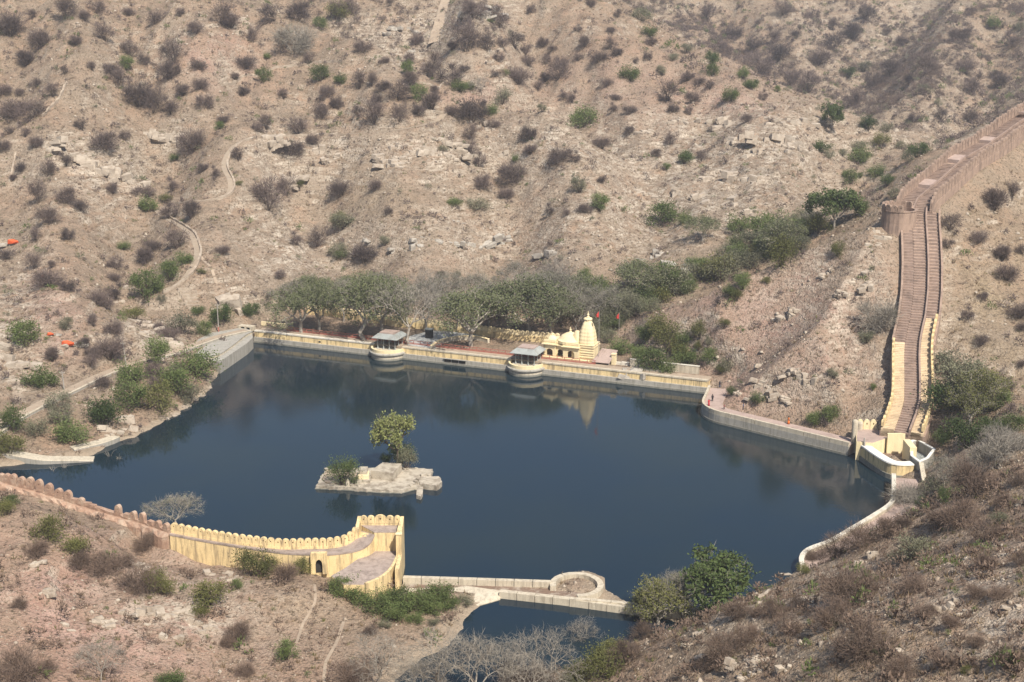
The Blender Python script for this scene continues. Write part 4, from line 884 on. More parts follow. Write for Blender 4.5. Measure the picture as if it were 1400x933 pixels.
# ---- ruined red wall
t = empty('ruined_red_wall', REDW[0], 0, label='crumbling red rubble fort wall with broken merlons joining the yellow wall', cat='fort wall')
RB = [np.array([q[0], q[1], q[2]]) for q in REDW]
b = MB(); jr = np.random.default_rng(4).uniform(-1, 1, (400, 2)); b.sweep(RB, [(lambda i: (-1.0 + .25 * jr[i, 0], -5)), (1.0, -5), (1.0, .0), (lambda i: (-.35 + .3 * jr[i, 1], .05 * jr[i, 0])), (lambda i: (-.8 + .3 * jr[i, 0], -.55 + .35 * jr[i, 1]))]); b.build('wall_body', M['rubble'], t)
b = MB(); b.sweep(RB, [(.15, -.2), (.9, -.2), (lambda i: (.9, .5 + .22 * jr[i, 1])), (lambda i: (.15 + .12 * jr[i, 0], .45 + .25 * jr[i, 1]))]); b.build('parapet', M['rubble'], t)
P = np.array(RB); L = np.r_[0, np.cumsum(np.linalg.norm(np.diff(P[:, :2], axis=0), axis=1))]; U_, V_ = to_px(P)
spec = [(u, 1.9) for u in (-110,-96,-82,-68,-54,-40,-27,-13)] + [(0, 1.3), (8, 1.6), (17, 1.9), (28, 1.8), (40, 2.2), (53, 2.3), (66, 2.1), (79, 1.7), (92, 1.9), (101, 1.1), (109, 1.2), (117, 1.0), (124, .8), (131, .5), (160, 1.9), (172, 1.1), (181, 1.5), (193, 1.8), (204, 1.1), (214, 1.2), (225, 1.25)]
for u, h in spec:
    x, y, z = [np.interp(u, U_, P[:, i]) for i in range(3)]; x1_, y1_ = [np.interp(u + 5, U_, P[:, i]) for i in (0, 1)]
    a = math.atan2(y1_ - y, x1_ - x)
    o = link('merlon', ME_MB if h > 1.15 else cube('rubble'), t, np.array([x - math.sin(a) * .5, y + math.cos(a) * .5, z + .3]) - np.array(t.location), a + random.uniform(-.06, .06), ((1.5 if u < 150 else 1.25) * random.uniform(.92, 1.04), .75, h * (.95 if h > 1.15 else .6)))
    o.rotation_euler = (random.uniform(-.04, .04), random.uniform(-.05, .05), o.rotation_euler.z)

# ================================================================== weir between lake and pond
t = empty('weir', G(556, 795, .6), 0, label='stone weir of jointed blocks with round end basin between lake and pond', cat='weir')
def blocks(parent, P, seglen, z0, z1, wd, mat='pale', cop=True):
    P = dens(P, .4); L = np.r_[0, np.cumsum([np.linalg.norm((b_ - a_)[:2]) for a_, b_ in zip(P[:-1], P[1:])])]; n = max(1, int(round(L[-1] / seglen))); A = np.array(P)
    for k in range(n):
        s0, s1 = L[-1] * k / n + .05, L[-1] * (k + 1) / n - .05; ss = np.linspace(s0, s1, 5)
        seg = [np.array([np.interp(s, L, A[:, i]) for i in range(3)]) for s in ss]; dz = random.uniform(-.03, .03)
        b = MB(); b.sweep(seg, [(-wd, z0), (wd, z0), (wd, z1 - .2), (-wd, z1 - .2)]); pb = b.build('wall_block', M[mat], parent)
        if cop: b = MB(); b.sweep(seg, [(-wd - .08, z1 - .198), (wd + .08, z1 - .198), (wd - .1, z1 + dz), (-wd + .1, z1 + dz)]); b.build('coping', M['white'], pb)
zr = lambda L_: [np.array([*G(u, v, 2.0)[:2], 0.0]) for u, v in L_]
blocks(t, zr([(551, 785), (650, 788), (754, 791.5)]), 3.05, -3, 1.75, .45, 'pale')
C0 = G(788.5, 794, 2.0); ang = np.linspace(R(192), R(-92), 40)
ring = [np.array([C0[0] + 3.95 * math.cos(a), C0[1] + 4.3 * math.sin(a), 0.0]) for a in ang]; blocks(t, ring, 5.0, -3, 1.6, .5, 'pale')
blocks(t, zr([(779, 812.5), (820, 815.5), (865, 820), (920, 828)]), 3.1, -3, 1.55, .4, 'pale')
z13 = lambda L_: [np.array([*G(u, v, 1.35)[:2], 0.0]) for u, v in L_]
blocks(t, z13([(683, 806), (770, 815.5), (862, 828), (985, 841)]), 3.1, -3, 1.35, .5, 'pale')
fp = [G(u, v, .55)[:2] for u, v in [(552,799),(754,803),(775,806),(776,790),(800,788),(822,797),(815,808),(792,814),(780,817),(865,829),(862,834),(683,812),(620,812),(556,806)]]
b = MB(); b.prism(fp, -2, .55); b.build('floor', M['debris'], t)
ap = [G(u, v, .7)[:2] for u, v in [(548,806),(612,806),(640,803),(684,808),(684,815),(645,826),(618,836),(560,822)]]
b = MB(); b.prism(ap, -2, [.9, .9, .9, .75, .1, .1, .1, .4]); b.build('apron', M['pale'], t)

# ================================================================== island
IL = G(520, 658, 0.6)
t = empty('island_platform', (IL[0], IL[1], 0), 0, label='small ruined stone platform island in the middle of the lake', cat='island')
pl = [G(u, v, .75)[:2] for u, v in [(431.5,664),(446,641),(480,640),(554,638.5),(592,641),(588.5,649),(590,652),(578,658),(577,664),(566,665.5),(549,670),(520,669.5),(470,665.5)]]
_ir = np.random.default_rng(12)
def rough(poly, step, j):
    q = dens([np.array([*p, 0.0]) for p in list(poly) + [poly[0]]], step)[:-1]; return [p[:2] + _ir.normal(size=2) * j for p in q]
b = MB(); b.prism(rough(pl, .9, .13), -3, .7); b.build('deck', M['ruin'], t)
for k in range(26):
    i = int(_ir.integers(0, len(pl))); q = pl[i] + (pl[(i + 1) % len(pl)] - pl[i]) * _ir.uniform(0, 1); q = q + (np.mean(pl, axis=0) - q) * _ir.uniform(.02, .22)
    s_ = _ir.uniform(.4, 1.1); link('rubble_block', cube('ruin'), t, (q[0] - IL[0], q[1] - IL[1], .6), _ir.uniform(0, 3), (s_, s_ * .7, s_ * _ir.uniform(.25, .55)))
b = MB(); b.prism([q + (q - np.mean(pl, axis=0)) * .012 for q in pl], -3, .16); b.build('wet_foot', M['damp'], t)
b = MB(); b.prism([G(u, v, .9)[:2] for u, v in [(446,643),(491,647),(489,655),(478,662),(446,660),(440,655)]], .5, .95); b.build('earth_fill', M['earth'], t)
jt = [G(u, v, 1.25)[:2] for u, v in [(574,651),(598,650),(603,653),(604,657.5),(598,663),(574,661)]]
b = MB(); b.prism(rough(jt, .8, .1), -3, 1.1); b.build('landing_stage', M['ruin'], t)
b = MB(); b.prism([G(u, v, 1.5)[:2] for u, v in [(570,662),(578,661),(578,669),(575,674),(569,672)]], -3, .8); b.build('broken_block', M['ruin'], t)
zb = 2.7; bl = [G(u, v, zb)[:2] for u, v in [(507,641.5),(537,645),(549.5,632),(523,630.5)]]
b = MB(); b.prism(bl, .6, zb - .3); pb = b.build('plinth', M['ruin'], t); c0 = np.mean(bl, axis=0)
b = MB(); b.prism([c0 + (q - c0) * 1.06 for q in bl], zb - .298, zb); b.build('plinth_slab', M['grey'], pb)
b = MB(); b.prism([c0 + (q - c0) * 1.12 for q in bl], .6, 1.15); b.build('plinth_step', M['ruin'], pb)
for k, (u0, u1, v0, v1, z) in enumerate([(488, 506, 650, 658, 1.2), (489, 504, 644, 651, 1.9), (490, 502, 638, 645, 2.5)]):
    b = MB(); b.prism([G(u, v, z)[:2] for u, v in [(u0, v1), (u1, v1), (u1 + 1, v0), (u0 + 2, v0)]], .5, z); b.build('step_block', M['cream'] if k == 1 else M['ruin'], t)
Pp = G(475.5, 665, .7); b = MB(); b.lathe([(.4, .5), (.42, 1.5), (.3, 1.9), (.05, 2.2)], Pp[0], Pp[1], 8); b.build('marker_post', M['pale'], t)

# ================================================================== shore road, quays, hill path
def drape(path, wl, wr, name, mat, thick=.35, lift_=.10, zs=None):
    """a strip laid on the ground: each cross-line takes the ground's height under it"""
    P = np.array(path); T = np.gradient(P[:, :2], axis=0); T /= np.linalg.norm(T, axis=1)[:, None] + 1e-9; N = np.c_[-T[:, 1], T[:, 0]]
    cols = np.linspace(wl, -wr, 4); V = []
    for o in cols: X_ = P[:, 0] + N[:, 0] * o; Y_ = P[:, 1] + N[:, 1] * o; V.append(np.c_[X_, Y_, (zat(X_, Y_) if zs is None else P[:, 2]) + lift_])
    ctr = np.maximum.reduce([v[:, 2] for v in V]) if zs is None else P[:, 2] + lift_
    for v in V: v[:, 2] = v[:, 2] * .35 + ctr * .65
    n = len(P); top = np.concatenate(V); bot = top.copy(); bot[:, 2] -= thick + .6; VV = np.r_[top, bot]; m = 4 * n; F = []
    for k in range(3):
        for i in range(n - 1): a = k * n + i; F += [(a, a + 1, a + n + 1, a + n)]
    for k in (0, 3):
        for i in range(n - 1): a = k * n + i; F += [(a, a + m, a + m + 1, a + 1)]
    b = MB(); b.add(VV, F); return b
tag(drape(SHORE_ROAD, 1.7, 1.7, 'road', 'earth', zs=1, lift_=.06).build('shore_road', M['earth']), kind='structure')
SW = off(SHORE_ROAD, -1.9)
t = empty('road_parapet', SW[0], 0, label='low stained stone parapet along the lake side of the shore road', cat='parapet')
b = MB(); b.sweep([np.array(q) for q in SW], [(-.25, -2.6), (.25, -2.6), (.25, .35), (-.25, .35)]); b.build('wall_body', M['grey'], t); b = MB(); b.sweep(SW, [(-.3, .352), (.3, .352), (.3, .48), (-.3, .48)]); b.build('coping', M['pale'], t)
for L_, w_, lab, z0, z1 in (([(-40, 620), (20, 622), (60, 625), (128, 621)], 1.4, 'long tapering concrete ramp sliding into the lake by the shore road', 2.2, .15), ([(98, 612), (125, 606), (150, 599), (157, 595)], 1.3, 'short flat-topped concrete ramp at the water below the shore road', 1.0, .95)):
    P = [np.array([*G(u, v, 1.2)[:2], z0 + (z1 - z0) * i / (len(L_) - 1)]) for i, (u, v) in enumerate(L_)]; P = smooth_path(P, 1.5, 1)
    t = empty('boat_ramp', P[0], 0, label=lab, cat='ramp'); b = MB(); b.sweep(P, [(-w_, -4), (w_, -4), (w_, 0), (-w_, 0)]); b.build('ramp_body', M['grey'], t); b = MB(); b.sweep(P, [(-w_, .003), (w_, .003), (w_ - .1, .12), (-w_ + .1, .12)]); b.build('ramp_top', M['pale'], t)
# winding footpath with a parapet
tag(drape(hp, 1.0, 1.1, 'path', 'path').build('hill_footpath', M['path']), kind='structure')
hw = off(hp, -1.0); hw = [np.array([q[0], q[1], zg(q[0], q[1])]) for q in hw]; zz = np.array([q[2] for q in hw]); zz = np.convolve(np.r_[zz[0], zz[0], zz, zz[-1], zz[-1]], np.ones(5) / 5, 'valid')
hw = [np.array([q[0], q[1], z]) for q, z in zip(hw, zz)]
t = empty('path_parapet', hw[0], 0, label='winding low stone parapet beside the footpath climbing the scrubby hill', cat='wall')
b = MB(); b.sweep(hw, [(-.35, -1.2), (.35, -1.2), (lambda i: (.32, .75 + .2 * math.sin(i * 1.9) * math.sin(i * .7))), (lambda i: (-.32, .7 + .2 * math.sin(i * 1.3 + 1)))]); b.build('wall_body', M['drystone'], t)
for pts_, nm, w_ in ((HP2, 'upper_footpath', 1.0), ([(270,345),(282,360),(292,375),(297,392)], 'goat_track', .4), ([(592,60),(600,35),(607,10),(612,-15)], 'bare_scree_track', 2.2), ([(430,800),(432,825),(415,850),(405,880)], 'slope_track', .22), ([(470,850),(460,880),(445,905),(442,940)], 'slope_track', .25)):
    pp = hp2 if pts_ is HP2 else smooth_path([hit(u, v) for u, v in pts_], 1.5, 1); tag(drape(pp, w_, w_, nm, 'path', lift_=.05).build(nm, M['earth'] if 'track' in nm else M['path']), kind='structure')
def drywall(pts_, h, lab):
    pp = smooth_path([hit(u, v) for u, v in pts_], 1.2, 1); pp = [np.array([q[0], q[1], zg(q[0], q[1])]) for q in pp]
    t = empty('dry_stone_wall', pp[0], 0, label=lab, cat='wall'); b = MB()
    b.sweep(pp, [(-.4, -.8), (.4, -.8), (lambda i: (.3, h * (.8 + .35 * math.sin(i * 2.3)))), (lambda i: (-.3, h * (.8 + .35 * math.sin(i * 1.7 + 1))))]); b.build('wall_body', M['drystone'], t)
drywall([(58,160),(72,145),(85,128),(92,115)], .9, 'tumbled dry stone wall on the scrubby slope above the pale cliff band')
drywall([(300,115),(330,104),(380,92),(430,86),(468,84)], .7, 'long broken dry stone wall crossing the bare reddish shoulder')
drywall([(13,250),(18,230),(22,210)], .8, 'short ruined stone wall beside the pale cliff band')
drywall([(560,112),(600,122),(650,124)], .6, 'thin dry stone wall on the knoll above the upper footpath')
t = empty('terrace_steps', hit(258, 412), 0, label='flight of stone terraces below the foot of the winding footpath', cat='steps')
for k in range(7):
    P = hit(243 + 2.6 * k, 398 + 4.4 * k); Q = hit(268 + 1.2 * k, 392 + 4.8 * k); P[2] = Q[2] = (P[2] + Q[2]) / 2
    b = MB(); b.sweep([P, Q], [(-.5, -1.5), (.9, -1.5), (.9, .35), (-.5, .35)]); b.build('terrace_step', M['drystone'], t)

# ---- poles
for (u, v, h, tilt, lab) in ((173, 501, 6.2, -.05, 'leaning grey utility pole rising from the shore road shrubs'), (299, 455, 8.0, 0.0, 'straight utility pole with red base on the concrete forecourt'), (88, 533, 4.4, -.03, 'short grey pole beside the parapet of the shore road')):
    P = hit(u, v); t = empty('utility_pole', P, 0, label=lab, cat='pole'); b = MB(); b.tube((0, 0, -.4), (tilt * h * 1.6, 0, h), .17, .11, 8); b.build('shaft', M['pole'], t, local=True)
    b = MB(); b.box(tilt * h * 1.5 - .6, tilt * h * 1.5 + .6, -.06, .06, h - .5, h - .38); b.build('crossarm', M['pole'], t, local=True)
    for k in (-.5, .5): b = MB(); b.lathe([(.05, 0), (.08, .08), (.05, .2)], tilt * h * 1.5 + k, 0, 6); b.v = [(x, y, z + h - .38) for x, y, z in b.v]; b.build('insulator', M['white'], t, local=True)
    if u == 299: b = MB(); b.tube((0, 0, 0), (0, 0, 1.6), .185, .18, 8); b.build('red_base', M['redpaint'], t, local=True)

# ---- rocks
def rock_me(name, mat, seed, flat_=1.0, n=34):
    r_ = np.random.default_rng(seed); bm = bmesh.new()
    for i in range(n):
        d = r_.normal(size=3); d /= np.linalg.norm(d); s = r_.uniform(.72, 1.0)
        d = np.sign(d) * np.abs(d) ** .75; bm.verts.new((d[0] * .62 * s, d[1] * .55 * s, d[2] * .5 * s * flat_))
    bmesh.ops.convex_hull(bm, input=bm.verts); bmesh.ops.delete(bm, geom=[v for v in bm.verts if not v.link_faces], context='VERTS')
    bmesh.ops.recalc_face_normals(bm, faces=bm.faces); me = bpy.data.meshes.new(name); bm.to_mesh(me); bm.free(); me.materials.append(M[mat]); return me
def outcrop_me(name, mat, seed):
    r_ = np.random.default_rng(seed); bm = bmesh.new()
    for k in range(int(r_.integers(6, 10))):
        c = r_.normal(size=3) * np.array([.36, .2, .12]); sz = np.array([r_.uniform(.16, .36), r_.uniform(.14, .3), r_.uniform(.12, .34)]); a = r_.normal() * .35; vs = []
        for sx_ in (-1, 1):
            for sy_ in (-1, 1):
                for sz_ in (-1, 1):
                    q = np.array([sx_, sy_, sz_]) * sz * r_.uniform(.7, 1.1, 3); vs.append(bm.verts.new((c[0] + q[0] * math.cos(a) - q[1] * math.sin(a), c[1] + q[0] * math.sin(a) + q[1] * math.cos(a), c[2] + q[2] * .8)))
        for _ in range(5):
            q = r_.normal(size=3); q = q / np.linalg.norm(q) * sz * 1.12; vs.append(bm.verts.new(tuple(c + q)))
        g_ = bmesh.ops.convex_hull(bm, input=vs); bmesh.ops.delete(bm, geom=[v for v in vs if v.is_valid and not v.link_faces], context='VERTS')
    bmesh.ops.recalc_face_normals(bm, faces=bm.faces); me = bpy.data.meshes.new(name); bm.to_mesh(me); bm.free(); me.materials.append(M[mat]); return me
ROCKS = [outcrop_me('boulder', 'rock', s + 50) for s in range(9)]; ROCKG = [outcrop_me('boulder', 'rockgrey', s + 70) for s in range(6)]
ROCKX = [rock_me('boulder', 'rock', s, .7 + .1 * (s % 4)) for s in range(7)]; ROCKY = [rock_me('boulder', 'rockgrey', s + 20, .7 + .1 * (s % 4)) for s in range(5)]
ROCKO = rock_me('painted_face', 'orange', 33, .8)
def boulder(P, s, lab, grp, protos=ROCKS, flat_=1.0):
    lab = ('large ' if s > 4.2 else 'small ' if s < 2.6 else '') + lab
    o = link('boulder', random.choice(protos), None, (P[0], P[1], zg(P[0], P[1]) - s * .2), random.uniform(-.5, .5) + random.choice((0, math.pi)), (s * random.uniform(.85, 1.3), s * random.uniform(.75, 1.1), s * random.uniform(.7, 1.1) * flat_))
    o.rotation_euler = (random.uniform(-.3, .3), random.uniform(-.3, .3), o.rotation_euler.z); return tag(o, label=lab, cat='rock', group=grp)
OUT = [  # outcrops: list of (u, v, size px) boulders each
 ('on the pale cliff band above the winding footpath', [(60,195,22),(75,203,20),(90,212,24),(108,220,26),(122,228,30),(138,232,32),(150,237,26),(160,243,22),(172,247,18),(200,182,18),(212,186,20),(222,190,24),(233,188,18),(243,192,22),(229,199,12),(180,250,16)], ROCKS),
 ('by the top bend of the winding footpath', [(355,185,16),(368,188,22),(380,194,20),(374,200,14),(392,246,24),(400,255,18),(385,240,16),(432,203,18),(443,210,22),(425,200,12),(448,218,14)], ROCKS),
 ('in the outcrop below the upper footpath', [(520,215,18),(532,219,16),(541,222,20),(553,215,16),(575,205,22),(588,208,26),(600,190,18),(612,196,22),(622,200,26),(632,208,24),(618,212,20),(545,199,12),(662,170,16),(672,176,14),(650,165,12),(686,210,14)], ROCKS),
 ('in the grey rock band behind the dam trees', [(570,327,16),(578,333,18),(592,326,12),(620,330,14),(637,331,16),(660,332,22),(674,328,18),(688,323,16),(683,331,12),(745,345,20),(760,344,22),(622,300,18),(540,340,14),(505,330,14),(865,352,20),(905,345,22),(925,360,24),(940,370,18),(950,355,18),(975,365,22)], ROCKG),
 ('in the broad terraced outcrop of the hill across the valley', [(985,165,20),(1000,168,18),(968,168,16),(1040,172,20),(1052,165,22),(1065,170,20),(1080,165,18),(1048,190,26),(1062,195,28),(1078,192,24),(1090,200,20),(1010,190,22),(1035,205,18),(1072,208,22),(920,168,16),(935,165,18),(950,165,14),(1095,165,18),(1000,240,20),(1020,244,22),(985,240,18),(960,246,18),(1040,248,16),(930,262,20),(950,270,18),(975,276,20),(1000,280,18),(1020,290,16),(900,268,16),(890,180,16)], ROCKS),
 ('on the rocky gully side above the bare scree', [(645,20,20),(655,15,22),(668,12,18),(660,24,16),(680,18,16),(565,42,14),(575,46,16),(540,38,14),(530,45,12),(555,70,14)], ROCKG),
 ('on the stony bank above the shore road', [(5,460,30),(12,475,26),(3,490,22),(18,500,24),(8,520,18),(30,452,18),(182,440,18),(195,445,20),(205,452,24),(215,456,26),(190,456,18),(222,462,20),(230,455,16),(178,450,14),(82,473,14),(75,482,12)], ROCKS),
 ('by the water at the foot of the shore road bank', [(160,592,18),(170,586,22),(150,597,14),(240,567,12),(255,556,14),(265,548,12),(230,574,10),(275,540,10),(285,530,9),(170,576,24)], ROCKS),
 ('beside the terraces under the footpath', [(312,413,32),(325,418,26),(300,420,16),(335,412,12),(160,412,14),(175,395,16)], ROCKS),
 ('on the rocky face of the spur beside the stairway', [(1067,436,18),(1085,430,16),(1092,424,14),(1105,515,28),(1085,505,18),(1040,500,14),(1130,375,14),(1140,368,12),(1185,375,16),(1190,390,18),(1180,400,14),(1200,315,22),(1205,325,20),(1198,335,16),(1040,520,16),(1057,535,20),(1025,545,16),(1010,538,12),(1075,545,14),(1165,385,14),(1150,400,14)], ROCKS),
 ('on the fore slope below the ruined red wall', [(200,840,22),(215,835,24),(228,842,26),(240,836,20),(255,848,18),(205,852,16),(165,838,18),(90,858,18),(130,850,24),(145,856,22),(270,855,20),(280,862,18),(180,770,26),(195,778,16),(290,786,18),(306,792,22),(318,790,14),(240,872,18),(60,810,18),(45,772,14),(300,830,12)], ROCKS),
 ('on the near slope above the lakeside walk', [(1020,912,24),(1030,905,26),(1040,916,20),(1027,925,18),(960,900,14),(1080,912,16),(1075,790,16),(1060,800,20),(1045,812,18),(1030,825,16),(1010,835,14),(1180,770,16),(1195,760,18),(1300,830,20),(1310,822,18),(1320,838,16),(1370,760,16),(1350,780,14),(1230,890,14),(960,865,14),(945,880,12),(1395,830,18)], ROCKS),
 ('beside the temple terrace', [(853,506,20),(866,509,22),(880,508,24),(893,512,18),(905,514,16),(898,508,14)], ROCKG),
]
for where, L_, pr in OUT:
    for u, v, s in L_:
        P = hit(u, v); m_ = px_m(P); boulder(P, s * m_ * 1.05, 'pale cracked rock ' + where if pr is ROCKS else 'grey cracked rock ' + where, 'boulders ' + where, pr)
for u, v, s, lab in ((20, 333, 13, 'bright orange painted rock high on the slope above the shore road'), (95, 472, 15, 'larger orange painted rock on grey slabs above the shore road'), (70, 458, 8, 'small orange painted rock beside grey slabs above the shore road'), (59, 379, 5, 'tiny red painted rock under a thorn bush on the slope')):
    P = hit(u, v); s_ = s * px_m(P); t = empty('painted_rock', (P[0], P[1], zg(P[0], P[1])), 0, label=lab, cat='rock')
    link('base_slab', ROCKG[0], t, (s_ * .1, s_ * .2, -s_ * .1), .3, (s_ * 1.6, s_ * 1.3, s_ * .8)); link('painted_face', ROCKO, t, (0, -s_ * .35, s_ * .25), .1, (s_ * 1.15, s_ * .6, s_ * .85))

# ---- people on the quay
def person(P, rz, top, low, lab, h=1.68, robe=False, pose=0.0):
    t = empty('person', P, rz, label=lab, cat='person', group=None); s = h / 1.68
    J = {'pel': (0, 0, .92), 'chest': (0, 0, 1.25), 'neck': (0, 0, 1.43), 'head': (0, .01, 1.56), 'top': (0, .01, 1.66), 'sL': (-.17, 0, 1.38), 'eL': (-.24, .02 + .06 * pose, 1.12), 'hL': (-.24, .10 + .08 * pose, .88), 'fL': (-.245, .12 + .08 * pose, .80),
         'sR': (.17, 0, 1.38), 'eR': (.24, -.02, 1.12), 'hR': (.25, .06, .88), 'fR': (.255, .07, .80), 'kL': (-.10, .05 + .1 * pose, .50), 'aL': (-.10, .02 + .2 * pose, .09), 'tL': (-.10, .17 + .2 * pose, .035), 'kR': (.10, .02, .50), 'aR': (.10, -.04 - .2 * pose, .09), 'tR': (.10, .10 - .2 * pose, .035)}
    Rr = {'pel': .135, 'chest': .145, 'neck': .055, 'head': .098, 'top': .07, 'sL': .07, 'eL': .048, 'hL': .035, 'fL': .04, 'kL': .065, 'aL': .042, 'tL': .038}
    E = [('pel', 'chest'), ('chest', 'neck'), ('neck', 'head'), ('head', 'top'), ('chest', 'sL'), ('sL', 'eL'), ('eL', 'hL'), ('hL', 'fL'), ('chest', 'sR'), ('sR', 'eR'), ('eR', 'hR'), ('hR', 'fR'), ('pel', 'kL'), ('kL', 'aL'), ('aL', 'tL'), ('pel', 'kR'), ('kR', 'aR'), ('aR', 'tR')]
    K = list(J); me = bpy.data.meshes.new('body'); me.from_pydata([tuple(c * s for c in J[k]) for k in K], [(K.index(a), K.index(b_)) for a, b_ in E], []); me.materials.append(M['skin'])
    o = link('body', me, t); sk = o.modifiers.new('skin', 'SKIN'); sv_ = me.skin_vertices[0].data
    for i, k in enumerate(K):
        r_ = Rr.get(k) or Rr[k[0] + 'L']; sv_[i].radius = (r_ * s, r_ * s)
    sv_[K.index('pel')].use_root = True; ss = o.modifiers.new('sub', 'SUBSURF'); ss.levels = ss.render_levels = 1
    b = MB(); b.lathe([(.19, .82), (.175, 1.0), (.18, 1.2), (.2, 1.34), (.12, 1.42), (.07, 1.45)], 0, 0, 12); b.v = [(x * 1.1 * s, y * .85 * s, z * s) for x, y, z in b.v]; b.build('shirt', M[top], t, local=True, smooth=True)
    for sx_ in (-1, 1): b = MB(); b.tube((sx_ * .17 * s, 0, 1.38 * s), (sx_ * .24 * s, .02 * s, 1.08 * s), .085 * s, .07 * s, 8); b.build('sleeve', M[top], t, local=True, smooth=True)
    if robe: b = MB(); b.lathe([(.27, .06), (.22, .5), (.19, .84), (.17, .95)], 0, 0, 14, rib=lambda i, z: 1.05 if i % 2 else .95); b.v = [(x * s, y * s, z * s) for x, y, z in b.v]; b.build('skirt', M[low], t, local=True, smooth=True)
    else:
        for sx_, sg in ((-1, 1), (1, -1)): b = MB(); b.tube((sx_ * .085 * s, 0, .9 * s), (sx_ * .10 * s, (.04 + .05 * pose * sg) * s, .48 * s), .115 * s, .09 * s, 9); b.tube((sx_ * .10 * s, (.04 + .05 * pose * sg) * s, .5 * s), (sx_ * .10 * s, .2 * pose * sg * s, .1 * s), .09 * s, .07 * s, 9); b.build('trouser_leg', M[low], t, local=True, smooth=True)
    b = MB(); b.lathe([(.112, 1.56), (.118, 1.6), (.1, 1.67), (.05, 1.71), (.01, 1.715)], 0, -.01, 10); b.v = [(x * s, y * s, z * s) for x, y, z in b.v]; b.build('hair', M['hair'], t, local=True, smooth=True)
for nm, c in (('c_red', (.55, .04, .05)), ('c_dark', (.05, .045, .05)), ('c_orange', (.80, .20, .03)), ('c_blue', (.10, .12, .2)), ('c_maroon', (.25, .05, .06)), ('c_cream', (.6, .55, .45))): M[nm] = stone(nm, c, tuple(x * .85 for x in c))
ZQ = 2.2
for u, v, rz, a, b_, lab, h, rb, ps in ((969, 555, .4, 'c_red', 'c_red', 'person in bright red robe standing at the curve of quay', 1.6, True, 0), (974, 549, -.3, 'c_dark', 'c_dark', 'person in dark clothes standing behind the red-robed one on quay', 1.7, False, 0), (990, 560, 1.2, 'c_maroon', 'c_dark', 'small person in maroon top walking along the quay', 1.25, False, .7), (1016, 561, 1.6, 'c_blue', 'c_dark', 'person in dark blue walking on the quay below spur', 1.65, False, .8), (1078, 580, -1.4, 'c_orange', 'c_orange', 'person in orange robe walking alone on the quay', 1.75, True, .5), (984, 530, 2.6, 'c_dark', 'c_blue', 'person in dark clothes where the dam meets the quay', 1.65, False, .3)):
    P = G(u, v, ZQ); person(P, rz, a, b_, lab, h, rb, ps)
# ================================================================== vegetation
def rot_to(d):
    z = d / (np.linalg.norm(d) + 1e-9); a = np.array([1, 0, 0]) if abs(z[0]) < .8 else np.array([0, 1, 0]); x = np.cross(a, z); x /= np.linalg.norm(x); return x, np.cross(z, x), z
def blades(C, D, Ln, W, r_):
    """thin triangles: base at C, pointing along D, random roll"""
    n = len(C); D = D / (np.linalg.norm(D, axis=1)[:, None] + 1e-9); A = r_.normal(size=(n, 3)); S = np.cross(D, A); S /= np.linalg.norm(S, axis=1)[:, None] + 1e-9
    V = np.stack([C - S * W[:, None] * .5, C + S * W[:, None] * .5, C + D * Ln[:, None]], 1).reshape(-1, 3)
    return V, np.arange(3 * n).reshape(-1, 3)
def leaves(C, D, Ln, W, r_):
    n = len(C); D = D / (np.linalg.norm(D, axis=1)[:, None] + 1e-9); A = r_.normal(size=(n, 3)); S = np.cross(D, A); S /= np.linalg.norm(S, axis=1)[:, None] + 1e-9
    V = np.stack([C, C + D * Ln[:, None] * .5 - S * W[:, None] * .5, C + D * Ln[:, None], C + D * Ln[:, None] * .5 + S * W[:, None] * .5], 1).reshape(-1, 4 * 3).reshape(-1, 3)
    return V, np.arange(4 * n).reshape(-1, 4)
def lobes(r_, k, flat_=.8, base=.12):
    c = []
    for i in range(k):
        a = 2 * math.pi * (i + r_.uniform(-.3, .3)) / k * 2.4; rr = .38 * math.sqrt(r_.uniform(.05, 1)); c.append((rr * math.cos(a), rr * math.sin(a), base + (flat_ - base) * r_.uniform(.25, 1) * (1 - rr * .9)))
    return np.array(c)
def bush(kind, seed, mat, stem, n=2400, k=9, flat_=.78, leaf=False, ln=(.10, .2), wd=.014, sig=.105):
    r_ = np.random.default_rng(seed); L_ = lobes(r_, k, flat_); w_ = r_.uniform(.5, 1.3, k); w_ /= w_.sum()
    i = r_.choice(k, n, p=w_); C = L_[i] + r_.normal(size=(n, 3)) * sig * r_.uniform(.7, 1.25, k)[i][:, None]; C[:, 2] = np.abs(C[:, 2])
    D = (C - L_[i]) * 5 + C * .8 + np.array([0, 0, .25]) + r_.normal(size=(n, 3)) * (.9 if leaf else .5)
    Ln = r_.uniform(*ln, n); W = (r_.uniform(.5, .8, n) * Ln) if leaf else np.full(n, wd) * r_.uniform(.6, 1.4, n)
    V, F = (leaves if leaf else blades)(C, D, Ln, W, r_)
    fo = np_mesh('foliage', V, F, M[mat])
    b = MB()
    for q in L_:
        m_ = q * np.array([.45, .45, .5]) + r_.normal(size=3) * .03; b.tube((q[0] * .05, q[1] * .05, -.06), m_, .016, .010, 4); b.tube(m_, q, .010, .005, 4)
        for s in range(3): b.tube(m_ + (q - m_) * .5, q + r_.normal(size=3) * .12, .008, .003, 3)
    st_ = np_mesh('stems', np.array(b.v), b.f, M[stem]); return st_, fo
